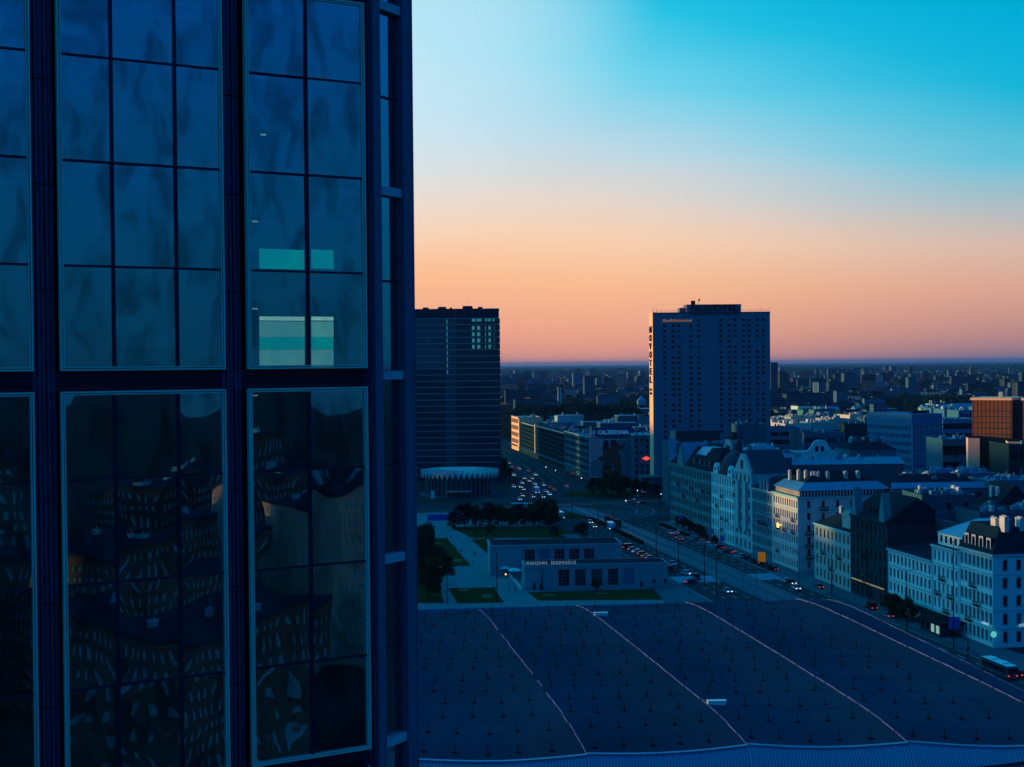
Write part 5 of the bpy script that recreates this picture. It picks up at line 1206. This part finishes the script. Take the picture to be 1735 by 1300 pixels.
def wood(label, regs, n, seed, hh=(8, 14)):
    rr = random.Random(seed); mb = MB()
    for i in range(n):
        x0, x1, y0, y1 = rr.choice(regs); px = rr.uniform(x0, x1); Y = rr.uniform(y0, y1); X = (px - 867) / F * Y; h = rr.uniform(*hh); r = h * .45
        for k in range(16):
            d = Vector((rr.gauss(0, 1), rr.gauss(0, 1), rr.gauss(0, 1))).normalized(); p = Vector((X, Y, h * .55)) + Vector((d.x * r, d.y * r, d.z * h * .45)); s = r * rr.uniform(.35, .75)
            u = d.orthogonal().normalized(); w_ = d.cross(u); mb.quad(p - u * s - w_ * s * .6, p + u * s - w_ * s * .8, p + u * s * .7 + w_ * s, p - u * s * .8 + w_ * s * .7)
    return tag(part('wood', mb, 'leaf_deep'), label, None, None, 'stuff')
wood('dark park wood in the middle distance on the right', [(1455, 1640, 1500, 2300), (1440, 1660, 1450, 1700), (1310, 1460, 1500, 2000), (1640, 1800, 1500, 2100)], 1500, 1)
wood('dark wood in the middle distance left of the hotel', [(868, 1110, 1600, 2200), (900, 1000, 1500, 1700)], 1000, 2)
wood('long dark row of trees on the roofs behind the banner', [(882, 1068, 1330, 1400)], 420, 3, (20, 27))
wood('scattered far trees between the city blocks', [(845, 1800, 2200, 4500), (845, 1800, 4000, 9000)], 1000, 4, (9, 18))
wood('far forest towards the horizon', [(820, 1850, 9000, 20000)], 2600, 5, (12, 24))

# ------------------------------------------------------------------ vehicles
for nm, c in (('paint_white', (.75, .75, .75)), ('paint_silver', (.4, .41, .42)), ('paint_black', (.015, .015, .017)), ('paint_blue', (.03, .06, .16)), ('paint_red', (.3, .03, .03)), ('paint_grey', (.12, .12, .13))): mat(nm, c, .3, .2, var=.05, spec=.5)
CAR = {}
wheel = MB(); wheel.tube((0, -.1, 0), (0, .1, 0), .32, n=12, mi=0); wheel.tube((0, -.11, 0), (0, .11, 0), .19, n=8, mi=1); wheel = wheel.mesh('wheel', ['rubber', 'chrome'])
hl_ = MB(); hl_.box(-.06, .03, -.18, .18, -.07, .08); hl_on = hl_.mesh('headlight', 'lamp_white'); hl_off = hl_.mesh('headlight', 'chrome'); tl_on = hl_.mesh('tail_light', 'lamp_red')
def car_proto(kind, paint, head):
    k = (kind, paint, head)
    if k in CAR: return CAR[k]
    L, Wd, H = {'sedan': (4.5, 1.78, 1.45), 'hatch': (4.0, 1.74, 1.5), 'van': (4.9, 1.9, 2.0)}[kind]
    t = thing('car', None, 'car', (0, 0, -500)); h = L / 2; w_ = Wd / 2
    mb = MB(); mb.extr([(-h, .32), (-h + .1, .25), (h - .15, .25), (h, .4), (h - .05, .68), (h - .9, .86), (-h + .3, .92), (-h, .78)], 1, -w_, w_); part('body', mb, paint, t)
    if kind == 'sedan': gp, rp_ = [(-h + .55, .9), (h - 1.0, .86), (h - 1.75, H - .06), (-h + 1.25, H - .06)], (-h + 1.3, h - 1.8)
    elif kind == 'hatch': gp, rp_ = [(-h + .1, .9), (h - .95, .86), (h - 1.6, H - .06), (-h + .5, H - .06)], (-h + .5, h - 1.65)
    else: gp, rp_ = [(-h + .05, .9), (h - .6, .86), (h - 1.25, H - .08), (-h + .15, H - .08)], (-h + .15, h - 1.3)
    mb = MB(); mb.extr(gp, 1, -w_ * .88, w_ * .88); part('glasshouse', mb, 'glass', t)
    mb = MB(); mb.box(rp_[0], rp_[1], -w_ * .86, w_ * .86, gp[2][1], H)
    for y in (-w_ * .885, w_ * .885): mb.box((rp_[0] + rp_[1]) / 2 - .05, (rp_[0] + rp_[1]) / 2 + .05, min(y, y * .97), max(y, y * .97), .88, H - .05)
    part('roof', mb, paint, t)
    for x in (-h + .8, h - .85):
        for y in (-w_ + .1, w_ - .1): put('wheel', wheel, t, (x, y, .32))
    for y in (-w_ + .28, w_ - .28): put('headlight', hl_on if head else hl_off, t, (h - .02, y, .6)); put('tail_light', tl_on, t, (-h + .0, y, .7))
    CAR[k] = t; return t
USED = set()
def car(pos, ang, kind, paint, label, group=None, head=True):
    p = car_proto(kind, paint, head)
    if (kind, paint, head) not in USED: t = p; USED.add((kind, paint, head))
    else: t = copy_tree(p)
    t.location = (pos.x, pos.y, pos.z + .01); t.rotation_euler = (0, 0, ang); tag(t, label, 'car', group); return t
AW = math.atan2(UD.y, UD.x); TW = AW + math.pi
KD = ['hatch', 'sedan', 'van']; PN = {'white': 'paint_white', 'silver': 'paint_silver', 'black': 'paint_black', 'blue': 'paint_blue', 'red': 'paint_red', 'grey': 'paint_grey'}
def cars(lst, a, label, group=None, head=True):
    for i, e in enumerate(lst):
        x, y, c = e[:3]; car(G(x, y), a + random.uniform(-.04, .04), e[3] if len(e) > 3 else KD[(i * 7 + int(x)) % 2], PN[c], label.replace('#', c) if label else None, group, head)
cars([(1233, 1004, 'silver', 'sedan')], TW, 'lone silver car driving towards the viewer beside the station roof')
cars([(1137, 905, 'white'), (1150, 904, 'white'), (1145, 912, 'red'), (1152, 915, 'silver')], AW, 'car in the bunch with red tail lights near the kerb', 'bunch of cars with tail lights', False)
cars([(1333, 987, 'white'), (1341, 990, 'black')], TW + .1, '# car at the crossing by the rose corner house'); cars([(1349, 999, 'white', 'hatch')], TW, 'white hatchback nearest the station roof at the crossing')
cars([(1387, 997, 'grey')], AW, 'grey car at the kerb before the cream house', None, False); cars([(1476, 1032, 'black', 'van')], AW, 'black van before the gothic house', None, False); cars([(1504, 1046, 'silver', 'sedan')], AW, 'silver car parked before the long white house', None, False)
cars([(1208, 926, 'white'), (1219, 930, 'black'), (1233, 938, 'black'), (1238, 936, 'silver'), (1254, 945, 'white'), (1264, 948, 'black'), (1273, 952, 'grey'), (1281, 956, 'black'), (1292, 960, 'black'), (1300, 963, 'grey'), (1308, 967, 'black'), (1181, 917, 'grey'), (1193, 921, 'silver')], AW + .45, 'parked car slanted at the kerb before the old houses', 'cars parked before the old houses', False)
cars([(1066, 930, 'black', 'van'), (1073, 933, 'silver'), (1081, 937, 'white'), (1089, 941, 'grey'), (1097, 945, 'black'), (1103, 948, 'silver')], TH + R(10), 'car in the slanted parking row behind the pavilion', 'cars parked by the pavilion', False)
cars([(1164, 974, 'white', 'hatch')], TW + .4, 'white parked car with bright roof beside the pavilion'); cars([(1180, 982, 'blue', 'van')], TW, 'blue van beside the pavilion end', None, False); cars([(1172, 989, 'blue', 'hatch')], R(20), 'small blue car beside the pavilion end', None, False); cars([(1136, 968, 'black', 'van')], TW, 'dark van against the pavilion corner', None, False); cars([(1140, 958, 'silver')], TW, 'silver car just behind the pavilion corner', None, False)
cars([(1000, 887, 'silver', 'hatch')], TW, 'silver car ahead of the white minibus'); cars([(1006, 894, 'black', 'sedan')], TW, 'dark car left of the white minibus')
cars([(1068, 853, 'silver'), (1076, 851, 'white'), (1082, 847, 'silver', 'van'), (1088, 854, 'red')], R(20), 'car waiting at the roundabout under the trees', 'cars waiting under the trees', False)
q = []
for i in range(26): q.append((random.uniform(868, 925) + 0, random.uniform(806, 850), random.choice(('white', 'silver', 'black', 'grey', 'white'))))
q = [(a + (b - 806) * .45 - 8, b, c) for a, b, c in q]; ok = []
for e in q:
    if all(abs(e[0] - o_[0]) > 7 or abs(e[1] - o_[1]) > 4 for o_ in ok): ok.append(e)
cars(ok, TW + .1, 'car in the queue with headlights behind the round pavilion', 'cars queuing by the round pavilion')
cars([(932, 828, 'black'), (938, 832, 'grey'), (960, 826, 'white'), (868, 793, 'silver'), (877, 796, 'black'), (895, 800, 'grey'), (1090, 835, 'silver')], AW, 'car on the far avenue before the row of stores', 'cars on the far avenue')
cars([(1727, 1146, 'grey', 'hatch')], AW, 'car with red tail light at the right edge beside the bus', None, False)
for i in range(9): car(Vector((-2 - i * 3.3, 905 + i * 26, 0)) + Vector((random.choice((-6, 6, 0)), 0, 0)), AW if i % 2 else TW, KD[i % 2], random.choice(list(PN.values())), 'distant car on the far avenue', 'distant cars')

def bus(pos, ang, L, H, label, body, roofm, cat='bus', nose=None, head=True, pods=True, name='bus'):
    t = thing(name, label, cat, (pos.x, pos.y, .02), ang); h = L / 2; w_ = 1.27; P = .25
    mb = MB(); mb.extr([(-h, .35), (h - .1, .35), (h, .7), (h, H * .52), (h - .35, H - .15), (h - .5, H), (-h + .2, H), (-h, H - .2)], 1, -w_, w_); part('body', mb, body, t)
    n = int(L / 1.6)
    for y in (-w_ - .012, w_ + .002):
        for i in range(n):
            x = -h + .4 + i * (L - 1.2) / n; mb = MB(); mb.box(x, x + (L - 1.2) / n - .12, y, y + .01, H * .42, H * .82); part('side_window', mb, 'glass', t)
    mb = MB(); mb.quad((h + .012, -w_ + .1, H * .45), (h + .012, w_ - .1, H * .45), (h - .3, w_ - .14, H * .88), (h - .3, -w_ + .14, H * .88)); part('windscreen', mb, 'glass', t)
    mb = MB(); mb.quad((-h - .01, w_ - .1, H * .48), (-h - .01, -w_ + .1, H * .48), (-h - .01, -w_ + .15, H * .86), (-h - .01, w_ - .15, H * .86)); part('rear_window', mb, 'glass', t)
    mb = MB(); mb.box(-h + .3, h - .6, -w_ + .08, w_ - .08, H + .002, H + .05); part('roof', mb, roofm, t)
    if pods:
        for x in (-h * .55, h * .25): mb = MB(); mb.box(x, x + 2.0, -.8, .8, H + .05, H + .35); part('roof_pod', mb, roofm, t)
    for x in (-h + 2.2, h - 2.2):
        for y in (-w_ + .05, w_ - .05): o = put('wheel', wheel, t, (x, y, .45)); o.scale = (1.45, 1.2, 1.45)
    for y in (-w_ + .3, w_ - .3): put('headlight', hl_on if head else hl_off, t, (h + .02, y, .75)); o = put('tail_light', tl_on, t, (-h, y, .95))
    if nose:
        mb = MB(); mb.box(h - .05, h + .03, -w_ + .05, w_ - .05, .5, H * .42); part('nose_panel', mb, nose, t)
    return t
mat('paint_orange', (.5, .2, .03), .4, var=.1); mat('paint_cream', (.5, .42, .3), .4, var=.1)
bus(G(1035, 897), TW - .12, 8.2, 3.0, 'white minibus with bright headlights coming along the avenue', 'paint_white', 'paint_white', pods=False)
bus(G(948, 878), TW, 11, 3.1, 'white-roofed coach standing beside the plaza trees', 'paint_cream', 'paint_white', pods=False)
bus(G(1692, 1143), AW + math.pi * 0, 11.8, 3.0, 'city bus with pale roof at the right edge', 'paint_grey', 'white_plaster', head=False)
bus(G(909, 836), TW, 7, 3.4, 'white box lorry in the queue behind the round pavilion', 'paint_white', 'paint_white', 'lorry', pods=False, name='lorry')
bus(G(1655, 1292), AW - .5, 10, 3.0, 'white coach under the station roof edge at the bottom right', 'paint_white', 'paint_white')
tr_ = bus(S(268, -27.2), TW, 20, 3.3, 'dark tram with orange nose standing on the median tracks', 'paint_black', 'alu_dark', 'tram', 'paint_orange', False, name='tram')

# ------------------------------------------------------------------ street lamps, poles, signs
def lamp_post(pos, h, label, arms=2, m='iron', lit=False, group=None, rz=None):
    t = thing('street_lamp', label, 'street lamp', (pos.x, pos.y, 0), AW if rz is None else rz, group)
    mb = MB(); mb.tube((0, 0, 0), (0, 0, h), .17, .09, 8); mb.tube((0, 0, 0), (0, 0, .6), .26, .24, 8); part('pole', mb, m, t)
    for s in ((1, -1) if arms == 2 else (1,)):
        mb = MB(); mb.tube((0, 0, h - .1), (0, s * 1.6, h + .25), .06, .05, 6); ar = part('arm', mb, m, t)
        mb = MB(); mb.box(-.16, .16, min(s * 1.5, s * 2.3), max(s * 1.5, s * 2.3), h + .18, h + .34); part('lamp_head', mb, 'sign_white' if lit else 'zinc', ar)
    return t
for x, y, yt in ((1112, 948, 894), (1150, 967, 913), (1194, 994, 922), (1214, 1012, 924), (1354, 1004, 935), (1409, 1010, 940), (1537, 1080, 967), (1616, 1100, 916), (1073, 890, 830), (969, 888, 830), (1014, 905, 850), (1040, 912, 868), (895, 885, 820), (1170, 905, 838), (1473, 1048, 975), (905, 850, 800), (925, 845, 795), (1118, 880, 800)):
    p = G(x, y); h = (y - yt) * p.y / F * 1.0; lamp_post(p, h, 'tall dark double-armed lamp post along the avenue', 2, 'iron', False, 'lamp posts along the avenue')
for x, y, yt in ((1260, 1010, 943), (1282, 1012, 938)):
    p = G(x, y); lamp_post(p, (y - yt) * p.y / F, 'slim pale lamp post on the avenue median', 1, 'zinc', False, 'pale posts on the median')
p = G(842, 1020); lamp_post(p, 15, 'tall lamp mast on the plaza left of the pavilion'); p = G(758, 1022); lamp_post(p, 10.5, 'curved-arm lamp on the plaza near the tower', 1)
p = G(919, 1000); lamp_post(p, 6.5, 'low curved lamp before the pavilion front wall', 1); p = G(806, 915); lamp_post(p, 8, 'lamp post on the plaza path by the trees', 1)
def sign(pos, h, label, w_, hs, m, rz=0., z=None, cat='sign'):
    t = thing('road_sign', label, cat, (pos.x, pos.y, 0), rz); mb = MB(); mb.tube((0, 0, 0), (0, 0, h + hs), .07, n=6); part('post', mb, 'iron', t)
    mb = MB(); mb.box(-w_ / 2, w_ / 2, -.16, -.08, h, h + hs); part('board', mb, m, t); return t
mat('board_orange', (.55, .22, .02), .6, var=.1, emit=(.5, .16, .0), es=.35); mat('board_blue', (.05, .13, .4), .5, var=.1)
sign(G(1291, 968), 3.2, 'orange billboard panel standing among the parked cars', 2.6, 3.2, 'board_orange', R(-20), cat='billboard')
sign(G(1617, 1095), 4.2, 'large blue road sign before the corner house', 2.6, 3.0, 'board_blue', R(-15)); sign(G(1204, 921), 3.5, 'pale blue panel before the domed tenement', 3.0, 2.2, 'office_blue', R(-15)); sign(G(1410, 1008), 2.4, 'small blue round sign by the cream house', .9, .9, 'board_blue'); sign(G(1640, 1118), 2.2, 'small blue and white sign on the kerb before the corner house', .8, .8, 'sign_blue'); sign(G(1224, 932), 3.2, 'narrow blue sign before the gabled tenement', 1.6, 2.2, 'board_blue', R(-20)); sign(G(1154, 898), 4, 'dark blue sign before the tan tenement', 2.2, 2.2, 'board_blue', R(-20))
t = thing('awning_shop', 'dark low shop pavilion on the pavement before the pale tenement', 'kiosk', S(14, -7), TH); mb = MB(); mb.box(0, 4, 0, 12, 3.0, 3.5); part('roof', mb, 'iron', t); mb = MB(); mb.box(.5, 3.6, .5, 11.5, .1, 3); part('wall', mb, 'dark_wall', t)
for i in range(4): mb = MB(); mb.box(.44, .5, 1 + i * 2.7, 2.6 + i * 2.7, .8, 2.8); part('window', mb, 'shop_light' if i < 2 else 'glass', t)
for k, (x, y) in enumerate(((1159, 858), (1120, 848), (1080, 842), (1150, 883), (1060, 860), (985, 820), (970, 812), (941, 806), (925, 800), (1526, 1028), (1610, 1082))):
    p = G(x, y); t = thing('traffic_light', 'small lit lamp on a short post at the roundabout', 'traffic light', p, AW, 'small lit posts'); mb = MB(); mb.tube((0, 0, 0), (0, 0, 3.4), .08, n=6); part('post', mb, 'iron', t)
    mb = MB(); mb.box(-.2, .2, -.25, .25, 2.6, 3.6); part('housing', mb, 'iron', t); mb = MB(); mb.tube((-.2, 0, 3.3), (-.32, 0, 3.3), .2, n=10); part('lens', mb, 'lamp_white' if k % 3 else 'lamp_red', t)
t = thing('railing', 'long low railing along the avenue kerb before the white house', 'railing', S(0, -9.3), TH)
for i in range(56): mb = MB() if i == 0 else None; (mb.box(-.04, .04, -.04, .04, .1, 1.15) if mb else None); 
post = MB().box(-.04, .04, -.04, .04, .1, 1.15).mesh('post', 'iron')
for i in range(60): put('post', post, t, (0, i * 1.5 - 10, 0))
mb = MB(); mb.box(-.03, .03, -10, 78.5, 1.15, 1.21); part('rail', mb, 'iron', t); mb = MB(); mb.box(-.025, .025, -10, 78.5, .6, .65); part('rail', mb, 'iron', t)
# parasols on the terrace left of the pavilion
for x, y in ((856, 975), (872, 979)):
    p = G(x, y); t = thing('parasol', 'square white parasol on the terrace left of the pavilion', 'parasol', p, .2, 'white terrace parasols')
    mb = MB(); mb.tube((0, 0, 0), (0, 0, 3.1), .06, n=6); part('pole', mb, 'iron', t); mb = MB(); mb.prism([(-2, -2), (2, -2), (2, 2), (-2, 2)], 2.45, 3.3, 0, [(-.1, -.1), (.1, -.1), (.1, .1), (-.1, .1)]); part('canopy', mb, 'white_plaster', t)
    mb = MB(); mb.tube((0, 0, 0), (0, 0, .12), .5, .45, 10); part('base', mb, 'concrete', t)
p = G(857, 982); t = thing('heater_lamp', 'glowing red patio heater under the left parasol', 'heater', p); mb = MB(); mb.tube((0, 0, 0), (0, 0, 1.7), .05, n=6); part('pole', mb, 'iron', t); mb = MB(); mb.tube((0, 0, 1.5), (0, 0, 1.9), .28, .2, 8); part('glow', mb, 'lamp_amber', t); mb = MB(); mb.tube((0, 0, 1.95), (0, 0, 2.05), .45, .1, 10); part('hood', mb, 'zinc', t)
mb = MB(); p = G(862, 975); q_ = G(884, 1000); d = (q_ - p).normalized(); n_ = Vector((-d.y, d.x, 0)) * .12
mb.prism([tuple((p + n_).xy), tuple((p - n_).xy), tuple((q_ - n_).xy), tuple((q_ + n_).xy)], 0, 1.0); tag(part('terrace_screen', mb, 'trim'), 'low pale screen along the terrace left of the pavilion', 'screen')

# ------------------------------------------------------------------ people
def person_mesh(seed, top, legs):
    st = .16 if seed % 2 else .05
    J = [(0, 0, .95), (0, 0, 1.2), (0, 0, 1.42), (0, .01, 1.52), (0, .02, 1.66), (-.1, 0, .9), (-.11, -st, .5), (-.11, -st * 1.2 + .02, .08), (.1, 0, .9), (.11, st, .5), (.11, st * 1.3, .08), (-.2, 0, 1.4), (-.26, .05, 1.12), (-.25, -.08, .86), (.2, 0, 1.4), (.26, -.05, 1.12), (.25, .1, .86), (-.11, -st * 1.2 - .14, .04), (.11, st * 1.3 - .14, .04)]
    Ed = [(0, 1), (1, 2), (2, 3), (3, 4), (0, 5), (5, 6), (6, 7), (0, 8), (8, 9), (9, 10), (2, 11), (11, 12), (12, 13), (2, 14), (14, 15), (15, 16), (7, 17), (10, 18)]
    Ra = [.15, .14, .15, .06, .105, .095, .07, .045, .095, .07, .045, .07, .05, .04, .07, .05, .04, .04, .04]
    me = bpy.data.meshes.new('p'); me.from_pydata(J, Ed, []); o = bpy.data.objects.new('p', me); COL.objects.link(o)
    sk = o.modifiers.new('s', 'SKIN'); ss_ = o.modifiers.new('u', 'SUBSURF'); ss_.levels = 1; ss_.render_levels = 1
    for i, r_ in enumerate(Ra): me.skin_vertices[0].data[i].radius = (r_, r_ * .8)
    me.skin_vertices[0].data[0].use_root = True; bpy.context.view_layer.update()
    out = bpy.data.meshes.new_from_object(o.evaluated_get(bpy.context.evaluated_depsgraph_get())); bpy.data.objects.remove(o)
    out.name = 'person'; out.materials.clear()
    for m in (top, legs, 'skin'): out.materials.append(MATS[m])
    for f in out.polygons:
        z = f.center.z; f.material_index = 2 if z > 1.5 or (abs(f.center.x) > .18 and z < .92) else (1 if z < .98 else 0)
    return out
PM = [person_mesh(i, a, b) for i, (a, b) in enumerate((('cloth_dark', 'cloth_dark'), ('cloth_pale', 'cloth_dark'), ('cloth_red', 'cloth_dark')))]
hair = MB(); hair.lathe([(.115, 1.62), (.12, 1.7), (.09, 1.77), (.02, 1.80)], 10, (0, .03)); hair = hair.mesh('hair', 'bark')
CN = ('dark clothes', 'a pale top', 'a red top')
for i, (x, y) in enumerate(((757, 914), (764, 915), (774, 914), (793, 914), (803, 943), (806, 945), (781, 938), (794, 957), (802, 959), (862, 1001), (871, 1004), (874, 1003), (838, 1004), (1168, 1012), (1058, 888), (1064, 893), (771, 930), (1500, 1040), (1450, 1012), (1640, 1098), (1640, 1120), (870, 985), (880, 990))):
    k = (0, 0, 1, 0, 2, 0, 0)[i % 7]; o = put('person', PM[k], None, G(x, y) + Vector((0, 0, .12)), random.uniform(0, 6)); put('hair', hair, o)
    tag(o, 'pedestrian in ' + CN[k] + (' walking on the plaza paving' if x < 900 else ' walking along the avenue pavement'), 'person', 'pedestrians on the plaza' if x < 900 else 'pedestrians by the avenue')

# market hoardings at the far end of the plaza path
t = thing('hoarding', 'blue and white zigzag hoarding at the end of the plaza path', 'hoarding', G(724, 882), R(2)); w_ = (G(798, 880) - G(724, 882)).length
mb = MB(); mb.box(0, w_, 0, .3, 0, 2.6); part('panel', mb, 'board_blue', t); mb = MB()
for i in range(14): x = i * w_ / 14; mb.extr([(x, 2.6), (x + w_ / 14, 2.6), (x + w_ / 28, 4.1)], 1, -.1, .25)
part('pennants', mb, 'trim', t)

# ------------------------------------------------------------------ which one of several look-alikes
def place(o):
    v = CROT.transposed() @ (o.location - Vector((0, 0, CAMH))); return 867.5 + F * v.x / max(1, -v.z)
SAME = {}
for o in list(COL.objects):
    if o.parent is None and o.get('label') and o.get('group'): SAME.setdefault((o['group'], o['label']), []).append(o)
ORD = ['leftmost', 'second', 'third', 'fourth', 'fifth', 'sixth', 'seventh', 'eighth', 'ninth', 'tenth', 'eleventh', 'twelfth', 'thirteenth', 'fourteenth', 'fifteenth', 'sixteenth', 'seventeenth', 'eighteenth', 'nineteenth', 'twentieth']
for (gname, lab), l in SAME.items():
    if len(l) < 2 or len(l) > 60: continue
    l.sort(key=place); n = len(l)
    for i, o in enumerate(l):
        j = i if i <= (n - 1) // 2 else n - 1 - i; side = 'left' if i <= (n - 1) // 2 else 'right'
        if j < 20: o['label'] = lab + (', ' + ('leftmost' if side == 'left' else 'rightmost') + ' of these' if j == 0 else ', ' + ORD[j] + ' from the ' + side)

# ------------------------------------------------------------------ evening haze
hz = bpy.data.materials.new('haze'); hz.use_nodes = True; hq = NG(hz.node_tree); hz.node_tree.nodes.clear()
pvv = hq.n('ShaderNodeVolumePrincipled'); pvv.inputs['Color'].default_value = (.10, .38, .85, 1); pvv.inputs['Density'].default_value = 3.0e-5; pvv.inputs['Anisotropy'].default_value = .3
ho = hq.n('ShaderNodeOutputMaterial'); hz.node_tree.links.new(pvv.outputs[0], ho.inputs['Volume']); MATS['haze'] = hz
mb = MB(); mb.box(-75000, 75000, -5000, 75000, -1.2, 140); o = part('haze', mb, 'haze'); o['kind'] = 'stuff'
